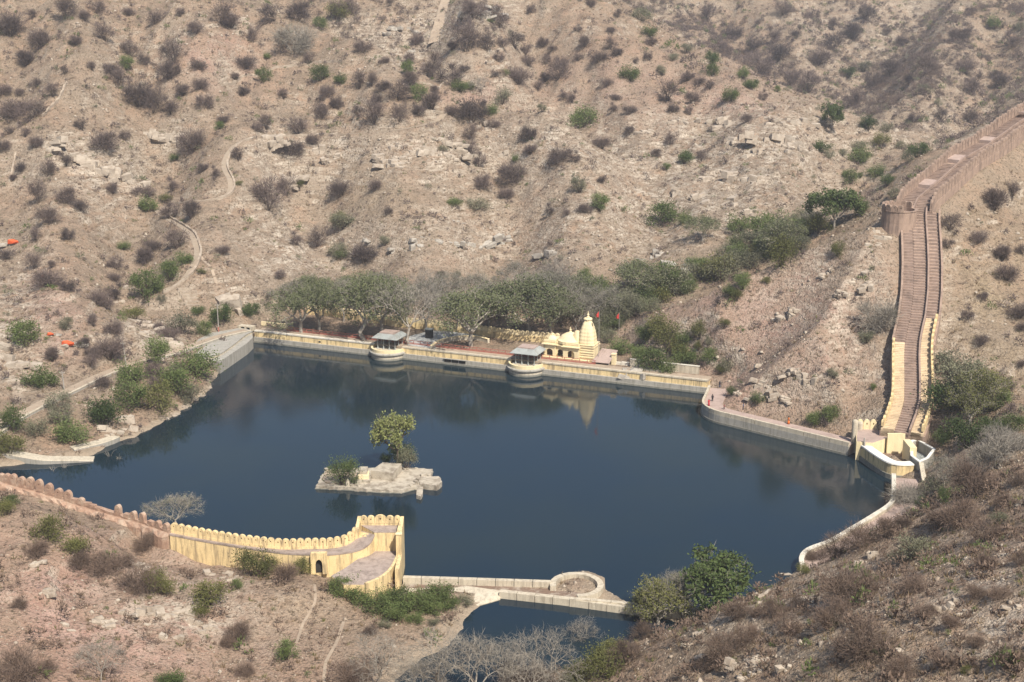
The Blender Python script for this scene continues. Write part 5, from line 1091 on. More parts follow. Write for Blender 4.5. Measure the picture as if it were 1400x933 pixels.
def tree(seed, mat, bark, leaf_n=4200, twig_n=0, twig_mat=None, h_trunk=.28, spread=.42, levels=4, leaf_l=.035, lean=(0, 0), top=1.0, thick=.03, sig=.05, clump=1.0):
    """unit height tree: returns trunk (with limbs), crown"""
    r_ = np.random.default_rng(seed); b = MB(); tips = []
    def grow(p, d, L, r0, lev):
        q = p + d * L; mid_ = (p + q) / 2 + r_.normal(size=3) * L * .09; b.tube(p, mid_, r0, r0 * .85, 6 if lev < 2 else 4 if lev < 4 else 3); b.tube(mid_, q, r0 * .85, r0 * .68, 6 if lev < 2 else 4 if lev < 4 else 3)
        if lev >= 2: tips.append((q, d, lev)); tips.append((mid_, d, lev))
        if lev >= levels: return
        n = 3 if lev < 3 else int(r_.integers(2, 4))
        if lev == 0: n = 4
        for k in range(n):
            a = 2 * math.pi * (k + r_.uniform(0, .6)) / n; x, y, z = rot_to(d); t_ = r_.uniform(.45, .95) * (1.0 if lev < 2 else .85)
            nd_ = z * math.cos(t_) + (x * math.cos(a) + y * math.sin(a)) * math.sin(t_) * (1.15 if lev == 0 else 1); nd_[2] += .18 if lev < 2 else .05; nd_ /= np.linalg.norm(nd_)
            grow(q, nd_, L * r_.uniform(.62, .85) * (spread / .42 if lev == 0 else 1), r0 * (.62 if lev else .6), lev + 1)
    d0 = np.array([lean[0], lean[1], 1.0]); d0 /= np.linalg.norm(d0); grow(np.array([0, 0, -.03]), d0, h_trunk, thick, 0)
    T = np.array([t_[0] for t_ in tips]); Dr = np.array([t_[1] for t_ in tips]); lv = np.array([t_[2] for t_ in tips])
    zmax = max(T[:, 2].max() + .04, .1); sc_ = top / zmax
    TV = np.array(b.v) * sc_; trunk = np_mesh('trunk', TV, b.f, M[bark]); T = T * sc_
    Vs, Fs, nb = [], [], 0; crown = None
    if twig_n:
        i = r_.choice(len(T), twig_n, p=(lv ** 2) / (lv ** 2).sum()); C = T[i] + r_.normal(size=(twig_n, 3)) * .03; D = Dr[i] + r_.normal(size=(twig_n, 3)) * .7; V, F = blades(C, D, r_.uniform(.06, .14, twig_n), np.full(twig_n, .0045), r_)
        crown = np_mesh('twigs', V, F, M[twig_mat])
    if leaf_n:
        i = r_.choice(len(T), leaf_n, p=(lv ** 2) / (lv ** 2).sum()); C = T[i] + r_.normal(size=(leaf_n, 3)) * sig; D = r_.normal(size=(leaf_n, 3)) + np.array([0, 0, .2]); Ln = r_.uniform(.7, 1.3, leaf_n) * leaf_l
        V, F = leaves(C, D, Ln, Ln * .65, r_); leafm = np_mesh('crown', V, F, M[mat])
        return (trunk, leafm, crown)
    return (trunk, crown, None)
PB = {
 'dry': [bush('dry', s, 'dry', 'bark', 2300, 10 + s % 5, .62 + .06 * (s % 4), wd=.0115, sig=.09 + .012 * (s % 3)) for s in range(6)] + [bush('dry', 200 + s, 'dry', 'bark', 1500, 6 + s % 4, .8 + .1 * (s % 3), wd=.012, sig=.10) for s in range(6)],
 'brown': [bush('brown', 10 + s, 'brown', 'bark', 3200, 11 + s % 4, .55 + .06 * (s % 3), ln=(.08, .18), wd=.008, sig=.11) for s in range(6)],
 'green': [bush('green', 20 + s, 'green', 'bark', 2600, 10, .72 + .06 * (s % 2), leaf=True, ln=(.03, .06)) for s in range(4)],
 'olive': [bush('olive', 30 + s, 'olive', 'bark', 2300, 9, .72, leaf=True, ln=(.03, .055)) for s in range(3)],
 'greygreen': [bush('greygreen', 40 + s, 'greygreen', 'bark', 1900, 9, .76, leaf=True, ln=(.03, .055)) for s in range(3)],
 'deep': [bush('deep', 50 + s, 'deep', 'bark', 2900, 10, .8, leaf=True, ln=(.035, .06)) for s in range(3)],
 'pale': [bush('pale', 60 + s, 'paletwig', 'palebark', 2200, 9, .8, ln=(.12, .24), wd=.010) for s in range(3)],
}
NM = {'dry': ('thorn_bush', 'leafless grey-brown thorn bush', 'bush'), 'brown': ('brush_bush', 'feathery brown leafless bush', 'bush'), 'green': ('green_shrub', 'bright green leafy shrub', 'shrub'), 'olive': ('olive_shrub', 'yellowish olive-green shrub', 'shrub'), 'greygreen': ('grey_green_shrub', 'dusty grey-green shrub', 'shrub'), 'deep': ('dark_green_shrub', 'dense dark green shrub', 'shrub'), 'pale': ('pale_bush', 'bare pale twiggy bush', 'bush')}
def zone(P, u, v):
    Y = P[1]
    if Y < 232 and u < 560: return ('on the fore slope below the fort wall' if Y > 205 else 'on the lower fore slope')
    if Y < 232 and u < 880: return 'by the small pond below the weir'
    if Y < 240: return ('on the near slope above the lakeside walk' if Y > 172 else 'low on the near slope')
    if u > 1245 and Y < 285: return 'in the gully by the stairway foot'
    if u > 1262 and Y < 405: return 'on the open slope behind the stairway'
    if u > 880 and Y < 376: return 'on the rocky spur beside the stairway'
    if u < 320 and Y < 345: return 'on the bank along the shore road'
    if Y < 402 and u < 345: return 'between shore road and winding footpath'
    if Y < 412: return 'on the flat behind the dam'
    if Y > 545 and u > 880: return ('in the bottom of the V-shaped valley' if Y < 690 else 'high in the V-shaped valley')
    hs = 'low on ' if P[2] < 26 else 'halfway up ' if P[2] < 50 else 'high on '
    return hs + ('the scrubby footpath hill' if u < 660 else 'the bare hill beyond the temple')
ncount = {}
placed = []
def put(kind, u, v, wpx, squash=1.0, base=.36):
    P = hit(u, v + wpx * base); s = wpx * px_m(P) * {'dry': 1.06, 'brown': 1.2}.get(kind, 1.2) * random.uniform(.72, 1.22)
    if zat(P[0], P[1])[0] < 0.05: return
    nm, lb, ct = NM[kind]; zn = zone(P, u, v); st_, fo = random.choice(PB[kind])
    t = empty(nm, (P[0], P[1], zg(P[0], P[1]) - .04 * s), random.uniform(0, 6.28), label=lb, cat=ct)
    t.scale = (s * random.uniform(.85, 1.25), s * random.uniform(.85, 1.15), s * squash * random.uniform(.8, 1.15))
    link('stems', st_, t); link('foliage', fo, t); ncount[kind] = ncount.get(kind, 0) + 1; placed.append((t, kind, zn, s, P))
def name_bushes():
    """each label says its size, its company and its ground, measured from the scene itself"""
    C = np.array([p[4][:2] for p in placed]); hpa = np.array([q[:2] for q in hp])
    for i, (t, kind, zn, s, P) in enumerate(placed):
        d = np.hypot(*(C - C[i]).T); d[i] = 1e9; near = int((d < 6.5).sum()); sz = 'large' if s > 5.2 else 'small' if s < 3.3 else 'medium'
        co = 'standing alone ' if d.min() > 9 else 'in a thicket ' if near >= 3 else 'crowding a neighbour ' if d.min() < 4.5 else ''
        if np.min(np.hypot(*(hpa - C[i]).T)) < 7: zn = 'beside the winding footpath'
        t['label'] = f"{sz} {NM[kind][1]} {co}{zn}"; t['group'] = f"{NM[kind][0].replace('_', ' ')}{'es' if NM[kind][2] == 'bush' else 's'} {co}{zn}, {sz}"
Z = 1400 / 470.0
def many(kind, ou, ov, L_, **k):
    for q in L_: put(kind, ou + q[0] / Z, ov + q[1] / Z, q[2] / Z, **k)
many('dry', 0, 0, [(40,110,110),(130,60,50),(165,165,80),(105,240,80),(265,40,100),(345,65,50),(430,140,80),(400,35,60),(310,160,60),(520,40,60),(630,65,90),(735,50,50),(800,110,70),(900,60,110),(940,80,90),(1030,150,50),(1100,60,100),(1215,50,90),(375,270,50),(450,275,60),(530,200,80),(590,245,50),(690,290,90),(710,225,90),(810,265,50),(265,290,40),(145,340,50),(80,370,60),(10,360,70),(60,440,110),(130,445,110),(215,370,70),(335,510,55),(425,575,100),(510,550,60),(570,390,120),(625,430,90),(695,430,90),(480,330,80),(820,340,60),(745,370,60),(840,405,110),(910,480,60),(790,580,100),(970,630,70),(1085,500,80),(1155,380,60),(995,370,50),(955,305,50),(1000,260,60),(1260,240,50),(1220,510,120),(1270,570,60),(1180,600,80),(1310,450,90),(1360,420,60),(1335,375,60),(1090,800,140),(1165,770,70),(1380,760,80),(150,580,60),(190,690,70),(55,720,40),(155,800,80),(270,800,80),(325,830,70),(195,880,80),(460,770,50),(590,780,70),(705,760,50),(825,680,50),(880,705,50),(690,860,90),(780,865,70),(270,650,60),(85,680,50),(20,590,50),(35,530,50),(105,545,40),(1050,520,50)])
many('green', 0, 0, [(515,265,60),(1090,225,40),(1075,315,50),(1310,300,80),(710,640,40),(895,515,35),(605,835,70),(1300,100,50)])
many('olive', 0, 0, [(675,810,50),(1220,755,40),(1380,890,70),(975,745,30),(1370,50,70)]); many('pale', 0, 0, [(1200,180,100)])
many('dry', 460, 0, [(10,40,60),(65,40,60),(220,10,40),(325,165,50),(195,240,50),(300,240,60),(390,280,110),(470,310,110),(520,275,50),(560,40,90),(470,190,50),(530,170,110),(610,180,80),(675,175,50),(725,170,70),(655,230,60),(770,205,50),(780,250,50),(840,175,40),(850,245,50),(910,250,60),(985,110,50),(1010,170,60),(1120,120,40),(1145,55,50),(1040,10,50),(795,30,60),(880,195,40),(985,230,50),(1065,230,60),(740,310,90),(645,295,50),(900,300,80),(850,320,40),(820,350,40),(925,380,60),(960,395,70),(1100,335,50),(1140,390,50),(1200,440,60),(1120,185,50),(1140,210,50),(1270,230,50),(1280,170,50),(1220,245,40),(1350,380,90),(1370,440,50),(1130,440,40),(95,340,60),(145,335,50),(195,345,60),(245,370,100),(400,360,60),(300,330,60),(165,400,60),(5,430,50),(85,450,60),(155,470,90),(255,470,80),(335,445,70),(390,420,80),(470,450,70),(550,455,120),(640,500,60),(540,540,80),(545,610,60),(780,550,60),(595,740,80),(690,780,80),(870,855,60),(1010,845,60),(1075,730,40),(790,610,50),(900,630,100),(975,640,60),(580,660,60),(1195,525,60),(1080,580,70),(1300,620,50),(1360,570,50),(600,415,40),(20,770,80),(155,760,50),(205,860,50),(935,865,40),(720,700,110),(660,75,100),(110,180,90)])
many('green', 460, 0, [(480,815,70),(1070,830,80),(500,350,60),(540,350,40),(335,380,90),(630,445,60),(1010,480,90),(1195,295,90),(1275,130,50),(1330,880,100),(730,645,40),(1345,680,35),(685,295,30),(15,320,50),(290,290,50)])
many('greygreen', 460, 0, [(575,830,70),(675,395,80),(840,435,60),(1370,230,50),(1245,60,70),(990,765,60),(30,900,90),(1325,290,50),(435,605,35)])
many('green', 930, 0, [(130,285,70),(205,390,60),(255,305,40),(395,365,30),(570,600,60),(725,630,90),(800,690,80),(690,725,60),(390,910,100),(15,890,60),(750,850,40),(735,715,30),(1275,95,60),(240,920,80)])
many('deep', 930, 0, [(290,345,50),(680,300,50),(965,620,60),(845,740,50),(765,515,50),(15,650,50),(130,240,60)])
many('greygreen', 930, 0, [(30,190,70),(725,590,80),(610,630,40),(840,525,40),(870,790,60),(745,275,50),(1380,105,60),(1050,420,40),(990,370,50),(900,590,50),(660,620,40),(925,650,50)]); many('olive', 930, 0, [(815,580,60),(500,360,40)])
many('dry', 930, 0, [(30,310,50),(75,325,50),(120,345,50),(45,395,70),(340,390,50),(40,455,40),(270,480,50),(85,640,50),(185,655,30),(370,490,40),(900,160,70),(840,120,60),(930,330,60),(1000,280,70),(1110,150,60),(1040,270,60),(1160,280,60),(1190,360,80),(1280,300,60),(1300,340,60),(1250,230,50),(1350,170,60),(1150,140,60),(470,130,80),(380,150,60),(560,240,70),(620,180,70),(700,130,90),(760,60,70),(620,100,70),(540,60,60),(420,40,60),(300,180,80),(210,130,80),(110,60,80),(180,190,90),(330,270,90),(450,310,90),(520,350,80),(400,220,80),(700,400,90),(790,330,90),(860,280,80),(950,480,50),(1060,470,60),(1180,480,60)])
many('dry', 0, 310, [(20,110,70),(145,35,70),(280,35,50),(140,150,60),(200,210,90),(285,240,60),(210,150,50),(470,150,60),(470,205,50),(590,110,110),(630,70,70),(720,60,80),(905,90,60),(470,270,70),(400,290,90),(430,310,70),(380,385,60),(470,410,70),(445,500,110),(380,510,60),(340,470,60),(215,520,80),(690,445,60),(645,410,50),(365,545,60),(420,620,90),(625,590,80),(1145,190,60),(1210,40,100),(1290,50,90),(630,650,60)])
many('green', 0, 310, [(505,75,50),(110,450,100),(165,605,120),(600,250,120),(690,180,110),(750,130,60),(640,240,60),(810,340,40),(830,415,80),(640,515,140),(800,545,170),(540,600,100),(535,695,110),(295,830,120),(50,800,90),(720,640,120)])
many('deep', 0, 310, [(900,365,90),(1020,330,90),(415,770,120)]); many('olive', 0, 310, [(550,345,100),(655,715,110),(40,890,110),(820,180,40)])
many('greygreen', 0, 310, [(740,400,100),(150,820,90),(240,730,80),(255,770,110),(660,290,40),(265,395,70),(1380,110,60),(770,690,90),(705,600,70)])
# scrub behind the dam and in the valley mouth
many('green', 460, 310, [(15,100,70),(1010,190,90),(1260,270,120),(1340,240,110),(1160,300,130),(1060,300,110),(1160,480,100),(1090,500,60),(1290,545,110),(1230,520,90),(1340,555,90)])
many('greygreen', 460, 310, [(960,320,150),(1000,260,110),(490,190,50),(425,195,40),(200,60,50),(880,330,110),(760,280,110),(650,330,110),(1210,330,90),(1110,390,90)]); many('olive', 460, 310, [(1350,470,110),(1400,500,90),(1310,420,80)]); many('dry', 460, 310, [(110,110,100),(900,220,100),(425,190,40)])
many('green', 930, 310, [(200,255,70),(255,225,80),(170,170,70),(20,230,60),(20,445,70),(20,530,80),(120,530,60),(615,760,90),(545,780,70),(785,655,30),(315,695,60),(210,665,50),(330,80,90),(220,60,80)])
many('olive', 930, 310, [(230,280,60),(180,395,50),(80,430,60),(75,485,50),(165,585,40),(410,120,110),(350,215,40),(640,95,60)]); many('greygreen', 930, 310, [(410,60,130),(480,80,80),(760,440,90),(625,600,50),(865,345,60),(190,560,70),(120,460,50),(300,50,100),(250,120,90)]); many('pale', 930, 310, [(800,380,120),(1290,880,130),(1390,870,100)])
many('dry', 930, 310, [(1085,60,80),(1215,45,60),(1310,110,80),(1330,190,80),(1390,90,60),(1230,275,60),(1175,355,60),(1380,340,90),(1390,400,60),(1225,460,70),(1340,650,50),(1390,555,40)])
many('dry', 930, 0, [(1280,810,120),(1350,780,80),(1090,905,90)])
many('greygreen', 930, 310, [(1150,600,190),(1100,560,120)]); many('deep', 930, 310, [(1090,690,140),(1270,800,120),(1070,850,90),(1170,850,120)]); many('green', 930, 310, [(1200,660,130),(1310,700,90),(1350,800,90)])
_r = random.Random(5)
for k in range(46):
    u_ = 872 + 250 * k / 46 + _r.uniform(-6, 6); vr = np.interp(u_, [870, 930, 1000, 1100, 1210], [440, 412, 387, 343, 303]); put(_r.choice(('green', 'greygreen', 'greygreen', 'olive', 'green')), u_, vr - _r.uniform(12, 46) - 6, _r.uniform(18, 36))
for k in range(20): put(_r.choice(('greygreen', 'green', 'greygreen')), _r.uniform(805, 895), _r.uniform(400, 462), _r.uniform(18, 32))
# fore slope
many('olive', 0, 620, [(25,220,80),(200,310,120),(315,380,100),(650,530,120),(850,575,120),(820,640,70),(1030,450,130),(1230,460,90),(1100,450,90)])
many('green', 0, 620, [(40,190,60),(965,535,50),(1380,530,110),(1170,790,130)]); many('deep', 0, 620, [(700,915,90)])
many('brown', 0, 620, [(420,440,120),(500,440,80),(570,520,120),(1160,480,110),(150,390,80),(970,730,90),(930,770,60),(80,610,50),(185,870,80),(60,870,180),(1000,880,70),(1150,430,70),(590,370,70),(330,440,90)])
many('green', 460, 620, [(60,545,110),(20,530,80),(110,580,100),(170,610,110),(230,640,110),(260,580,100),(320,650,110),(340,590,110),(390,620,100),(420,560,110),(450,600,90),(300,610,110),(210,570,90)], squash=.8); many('greygreen', 460, 620, [(200,690,60),(400,680,60),(530,590,80),(960,910,150)]); many('olive', 460, 620, [(1080,850,150),(1010,900,130),(1120,800,80)])
many('brown', 460, 620, [(1110,730,140),(900,830,110),(1180,810,120),(720,900,110),(60,900,110),(140,720,50),(1250,720,100),(820,900,100)])
# near slope
many('brown', 930, 620, [(250,520,100),(700,540,190),(950,510,150),(270,730,120),(180,780,140),(120,840,120),(620,650,150),(750,760,190),(1180,100,180),(1130,250,130),(1050,250,120),(1310,190,80),(1330,820,130),(640,370,130),(740,340,110),(560,410,80),(900,280,60),(840,310,80),(1240,320,100),(1370,100,80),(1250,430,90),(1000,640,90),(1100,680,80),(440,700,90),(380,640,80),(300,640,70),(220,650,80),(480,600,70),(1200,560,80),(1300,560,90),(1380,420,90),(1080,830,100),(900,860,110),(1200,760,90)])
many('greygreen', 930, 620, [(955,385,130),(1040,130,90),(900,420,70),(1290,260,70)]); many('green', 930, 620, [(440,440,90),(340,490,60),(1070,170,70)]); many('deep', 930, 620, [(975,210,60)]); many('olive', 930, 620, [(1165,880,40),(500,470,60)]); many('pale', 930, 620, [(915,170,100),(1270,20,120)])

# ---- trees
TR = {
 'broad': [tree(s, 'treegreen', 'palebark', 5600, 500, 'paletwig', .22, .5, 5, .030, thick=.028, sig=.05) for s in (1, 2, 3)],
 'half': [tree(s, 'greygreen', 'palebark', 1100, 2600, 'paletwig', .30, .5, 5, .028, thick=.028, sig=.05) for s in (4, 5)],
 'bare': [tree(s, None, 'palebark', 0, 1500, 'paletwig', .30, .46, 5, thick=.02) for s in (6, 7, 8)],
 'leafy': [tree(s, 'deep', 'palebark', 5200, 300, 'palebark', .22, .58, 5, .048, thick=.028, sig=.038) for s in (9, 10)],
 'greenolive': [tree(s, 'olive', 'palebark', 4600, 900, 'paletwig', .18, .5, 5, .032, thick=.026, sig=.05) for s in (11, 12)],
}
def put_tree(kind, u, v, h_px, lab, wide=1.0, rz=None, k=None, zb=None, group=None):
    P = hit(u, v) if zb is None else G(u, v, zb); s = h_px * px_m(P) / math.cos(PITCH); tr = TR[kind][k if k is not None else random.randrange(len(TR[kind]))]
    t = empty('bare_tree' if kind == 'bare' else 'tree', (P[0], P[1], (zg(P[0], P[1]) if zb is None else zb)), random.uniform(0, 6.28) if rz is None else rz, label=lab, cat='tree', group=group)
    t.scale = (s * wide, s * wide, s)
    for nm, me in zip(('trunk', 'crown', 'crown'), tr):
        if me: link(nm, me, t)
g = 'trees on the flat behind the dam'
for kd, u, v, h, wd, lab in (('broad', 412, 456, 72, 1.0, 'grey-green tree behind the dam railing nearest the concrete forecourt'), ('broad', 436, 452, 76, .9, 'tall grey-green tree just behind the railing of the dam'), ('broad', 500, 466, 98, 1.05, 'large grey-green tree right behind the pavilion farther from the temple'), ('broad', 522, 462, 84, .9, 'second grey-green tree crowding behind the farther pavilion'),
     ('bare', 560, 472, 92, 1.1, 'big leaning bare grey tree on the paved court edge'), ('half', 582, 455, 78, 1.0, 'thin half-leafed tree beside the box shrine on the court'), ('bare', 626, 456, 76, 1.0, 'bare grey tree against the yellow compound wall'), ('broad', 644, 474, 84, 1.1, 'half-leafed tree with slanting trunk on the earth court'), ('half', 668, 452, 72, 1.1, 'half-leafed grey tree just outside the compound wall'), ('broad', 690, 452, 70, 1.2, 'grey-green tree behind the compound wall'), ('broad', 722, 462, 80, 1.15, 'wide grey-green tree between compound wall and temple pavilion'), ('broad', 752, 462, 72, 1.1, 'grey-green tree directly behind the temple dome'), ('half', 788, 456, 74, 1.2, 'thin-leafed tree directly behind the temple spire'), ('half', 766, 430, 62, 1.2, 'half-leafed tree higher up behind the temple'), ('bare', 720, 420, 60, 1.1, 'bare tree on the slope above the compound wall'), ('bare', 760, 405, 62, 1.1, 'bare twiggy tree on slope above the temple'), ('half', 825, 440, 66, 1.2, 'pale half-leafed tree among scrub near the red pennant'), ('broad', 870, 408, 62, 1.25, 'large round dark grey tree above the scrub beyond temple'), ('half', 620, 428, 62, 1.1, 'half-leafed tree on the slope foot above compound wall'), ('half', 545, 436, 62, 1.0, 'half-leafed tree behind the large bare court tree'), ('half', 470, 440, 66, .9, 'thin grey tree between the two tall dam trees'), ('half', 700, 402, 50, 1.1, 'small half-leafed tree on the rocky slope above court')):
    put_tree(kd, u, v, h * (.98 if kd == 'broad' else .84) * random.uniform(.88, 1.12), lab, wd * random.uniform(.95, 1.2))
for kd, u, v, h, wd, lab in (('half', 400, 425, 46, 1.3, 'low grey tree on the slope foot above the railing'), ('broad', 428, 418, 44, 1.3, 'grey-green tree up the slope behind the first dam trees'), ('broad', 492, 420, 48, 1.3, 'grey-green tree up the slope behind the farther pavilion'), ('half', 520, 416, 44, 1.2, 'thin tree up the slope behind the court'), ('bare', 585, 412, 46, 1.2, 'bare tree up the slope above the box shrine'), ('half', 650, 414, 46, 1.2, 'half-leafed tree up the slope above the earth court'), ('broad', 740, 418, 48, 1.4, 'grey-green tree up the slope behind the temple dome'), ('broad', 800, 420, 46, 1.4, 'grey-green tree up the slope behind the spire')):
    put_tree(kd, u, v, h, lab, wd)
put_tree('leafy', 1141, 312, 56, 'dark rounded tree in the valley mouth above the spur', 1.15)
put_tree('leafy', 1138, 180, 40, 'upright dark green tree on the crest of bare hill', .75)
put_tree('half', 1108, 318, 34, 'thin pale tree beside the dark rounded valley tree', 1.2)
put_tree('broad', 1070, 345, 44, 'grey-green tree in the valley mouth behind the spur', 1.4)
put_tree('broad', 960, 330, 36, 'small grey tree in the rocky valley mouth', 1.2)
put_tree('leafy', 978, 838, 84, 'dense dark green tree leaning over the end of the weir', 1.2, zb=1.0)
put_tree('greenolive', 900, 862, 76, 'olive-green tree at the far end of the weir', 1.15)
put_tree('greenolive', 880, 852, 46, 'small bright olive tree overhanging the weir wall', 1.0)
put_tree('half', 932, 838, 60, 'pale twiggy tree between olive and dark green trees by the weir', 1.2, zb=.8)
put_tree('bare', 795, 900, 62, 'bare white tree with forked trunk at the pond edge', .9)
for u, v, h, wd, lab in ((520, 945, 78, 1.0, 'pale bare tree on the stony beach of the pond'), (600, 958, 92, 1.15, 'bare white tree rising in front of the small pond'), (650, 962, 104, 1.1, 'tallest bare white tree in front of the small pond'), (690, 950, 76, 1.1, 'low bare white tree in front of the pond'), (745, 950, 92, 1.0, 'bare white tree beside the brown brush at the pond'), (575, 965, 70, 1.0, 'small bare tree by the beach at the pond corner'), (720, 965, 80, 1.0, 'pale bare tree mixed into brown brush by the pond'), (140, 935, 62, 1.0, 'pale bare tree alone on the reddish fore slope')):
    put_tree('bare', u, v, h, lab, wd)
put_tree('half', 240, 722, 46, 'pale spreading tree behind the ruined red wall above water', 1.5, zb=2.2)
put_tree('greenolive', 1325, 585, 60, 'olive tree leaning over the gully by the stairway', 1.2)
put_tree('greenolive', 1345, 560, 58, 'taller olive tree on the upper side of the gully', 1.2)
put_tree('bare', 1240, 708, 44, 'small bare brown tree on the lakeside walk', .9)
put_tree('half', 1290, 668, 50, 'thin grey-green tree between tank and near slope', 1.0)
put_tree('bare', 1370, 640, 56, 'bare pale tree tangled in the gully above the near slope', 1.2)
put_tree('dry' if False else 'bare', 658, 128, 22, 'small leafless tree on the knoll above upper footpath', 1.2)
# island growth
def island(): 
    P = G(468, 662, .9); s = 46 * px_m(P); st_, fo = bush('deep', 71, 'green', 'bark', 3600, 12, .85, leaf=True, ln=(.025, .05), sig=.12)
    t = empty('green_shrub', P, .4, label='big rounded green shrub covering one end of the ruined island', cat='shrub'); t.scale = (s, s * .9, s * 1.0); link('stems', st_, t); link('foliage', fo, t)
    st_, fo = bush('deep', 72, 'deep', 'bark', 1400, 7, .8, leaf=True, ln=(.03, .06)); P = G(484, 662, .75); t = empty('green_shrub', P, 2.4, label='small dark shrub tucked beside the island marker post', cat='shrub'); s = 16 * px_m(P); t.scale = (s, s, s); link('stems', st_, t); link('foliage', fo, t)
    P = G(549, 641, .75); s = 68 * px_m(P)
    TR['isl'] = [tree(84, 'limegreen', 'bark', 3600, 700, 'palebark', .42, .34, 4, .05, lean=(-.25, 0), thick=.035, sig=.042)]
    put_tree('isl', 550, 641, 74, 'tall leafy tree with pale green top on the ruined island', .8, rz=0.0, zb=.75)
    for u, v, w_, kd, lab in ((556, 642, 30, 'greygreen', 'grey-green shrub around the foot of the island tree'), (549, 634, 34, 'deep', 'dark leafy growth climbing the trunk of island tree'), (528, 634, 18, 'deep', 'low dark shrub behind the island plinth')):
        P = G(u, v, .75); s = w_ * px_m(P); st_, fo = random.choice(PB[kd]); t = empty(NM[kd][0], P, random.uniform(0, 6), label=lab, cat='shrub'); t.scale = (s, s, s * (1.35 if kd != 'deep' or w_ > 20 else 1)); link('stems', st_, t); link('foliage', fo, t)
island()
# snags in the shallows
for u, v, s in ((150, 624, 16), (88, 640, 14), (162, 628, 10), (72, 643, 10)):
    P = G(u, v, 0); k = s * px_m(P); r_ = np.random.default_rng(int(u)); b = MB()
    for i in range(9): a = r_.uniform(0, 6.28); e_ = np.array([math.cos(a) * .5, math.sin(a) * .5, r_.uniform(.2, .7)]) * k; b.tube((0, 0, -.5), e_ * .6, .05, .03, 4); b.tube(e_ * .6, e_ + r_.normal(size=3) * .15 * k, .03, .01, 3)
    o = b.build('drowned_snag', M['paletwig'], None, P, local=True); tag(o, label='bare drowned branches sticking out of shallow water by the ramps', cat='snag', group='drowned snags')

name_bushes()
# ---- what nobody could count: small scrub, dry tufts, loose stones
def scatter(n, dens_f, ymin=95, ymax=1040):
    got = []; tot = 0
    for rnd in range(12):
        m = n * 4; y = ymin + (ymax - ymin) * rng.uniform(0, 1, m) ** .8; x = rng.uniform(-1, 1, m) * (20 + y * .47); z = zat(x, y); u, v = to_px(np.c_[x, y, z])
        p = dens_f(x, y, z, u, v); ok = (u > -180) & (u < 1590) & (v > -30) & (v < 965) & (rng.uniform(0, 1, m) < p * .5) & (z > .35)
        ok &= ~inside(x, y, DAMFLAT); k = ok.nonzero()[0]
        for P_, wd in ((SEAM, 9), (SEAM2, 8), (QUAY, 5), (LOWQ, 6), (SHORE_ROAD, 3), (FRONT, 5), (REDW, 2), (hp, 2), (hp2, 1.5)):
            q = np.array(P_)[::3]; d = np.min(np.hypot(x[k][:, None] - q[None, :, 0], y[k][:, None] - q[None, :, 1]), axis=1); k = k[d >= wd]
        got.append(np.stack([x[k], y[k], z[k], u[k], v[k]])); tot += len(k)
        if tot >= n: break
    A = np.concatenate(got, 1)[:, :n]; return A
def strew(name, protos, X, Y, Z_, S, mats, mi_of=None, kind='stuff', label=None, squash=None, tilt=0.0):
    Vs, Fs, Ms, nb = [], [], [], 0; pid = rng.integers(0, len(protos), len(X))
    for p, (pv, pf, pm) in enumerate(protos):
        i = (pid == p).nonzero()[0]
        if not len(i): continue
        a = rng.uniform(0, 6.28, len(i)); ca, sa = np.cos(a), np.sin(a); s = S[i]
        x = (pv[None, :, 0] * ca[:, None] - pv[None, :, 1] * sa[:, None]) * s[:, None] + X[i][:, None]; y = (pv[None, :, 0] * sa[:, None] + pv[None, :, 1] * ca[:, None]) * s[:, None] + Y[i][:, None]; z = pv[None, :, 2] * s[:, None] * (squash[i][:, None] if squash is not None else 1) + Z_[i][:, None]
        Vs.append(np.stack([x, y, z], -1).reshape(-1, 3)); m = len(pv); Fs.append((pf[None] + (np.arange(len(i)) * m)[:, None, None] + nb).reshape(-1, pf.shape[1])); nb += m * len(i)
        mm = (mi_of[i] if mi_of is not None else np.full(len(i), pm)); Ms.append(np.repeat(mm, len(pf)))
    me = np_mesh(name, np.concatenate(Vs), np.concatenate(Fs), mats, np.concatenate(Ms)); o = link(name, me)
    return tag(o, label=label, cat=None, kind=kind)
def small_bush(seed, n, w_, leaf):
    r_ = np.random.default_rng(seed); L_ = lobes(r_, 5, .7); i = r_.integers(0, 5, n); C = L_[i] + r_.normal(size=(n, 3)) * .13; C[:, 2] = np.abs(C[:, 2]); D = C / (np.linalg.norm(C, axis=1)[:, None] + 1e-6) + r_.normal(size=(n, 3)) * .6
    V, F = blades(C, D, r_.uniform(.14, .28, n), np.full(n, w_), r_); return V, F, 0
sc_pro = [small_bush(s, 60, .095, False) for s in range(90, 96)]
def dsc(x, y, z, u, v):
    nz = fbm(x, y, 30, 3); p = .30 + .6 * nz
    ridge = np.interp(u, [840, 960, 1100, 1280, 1400], [0, 70, 130, 200, 215]); rb = np.interp(u, [360, 480, 590, 655, 700], [0, 60, 112, 120, 120])
    p = np.where((u > 850) & (v < ridge - 2), 1.0 + .8 * nz, p); p = np.where((u < 660) & (y > 470), .55 + .8 * nz, p); p = np.where((u > 380) & (u < 690) & (v < rb), .8 + .8 * nz, p); p = np.where((y < 232) & (u > 850), .8 + .5 * nz, p); p = np.where((y < 232) & (u < 560), .30 + .5 * nz, p); p = np.where((u > 1262) & (y < 405) & (y > 285), .15, p)
    return np.clip(p, 0.03, 1)
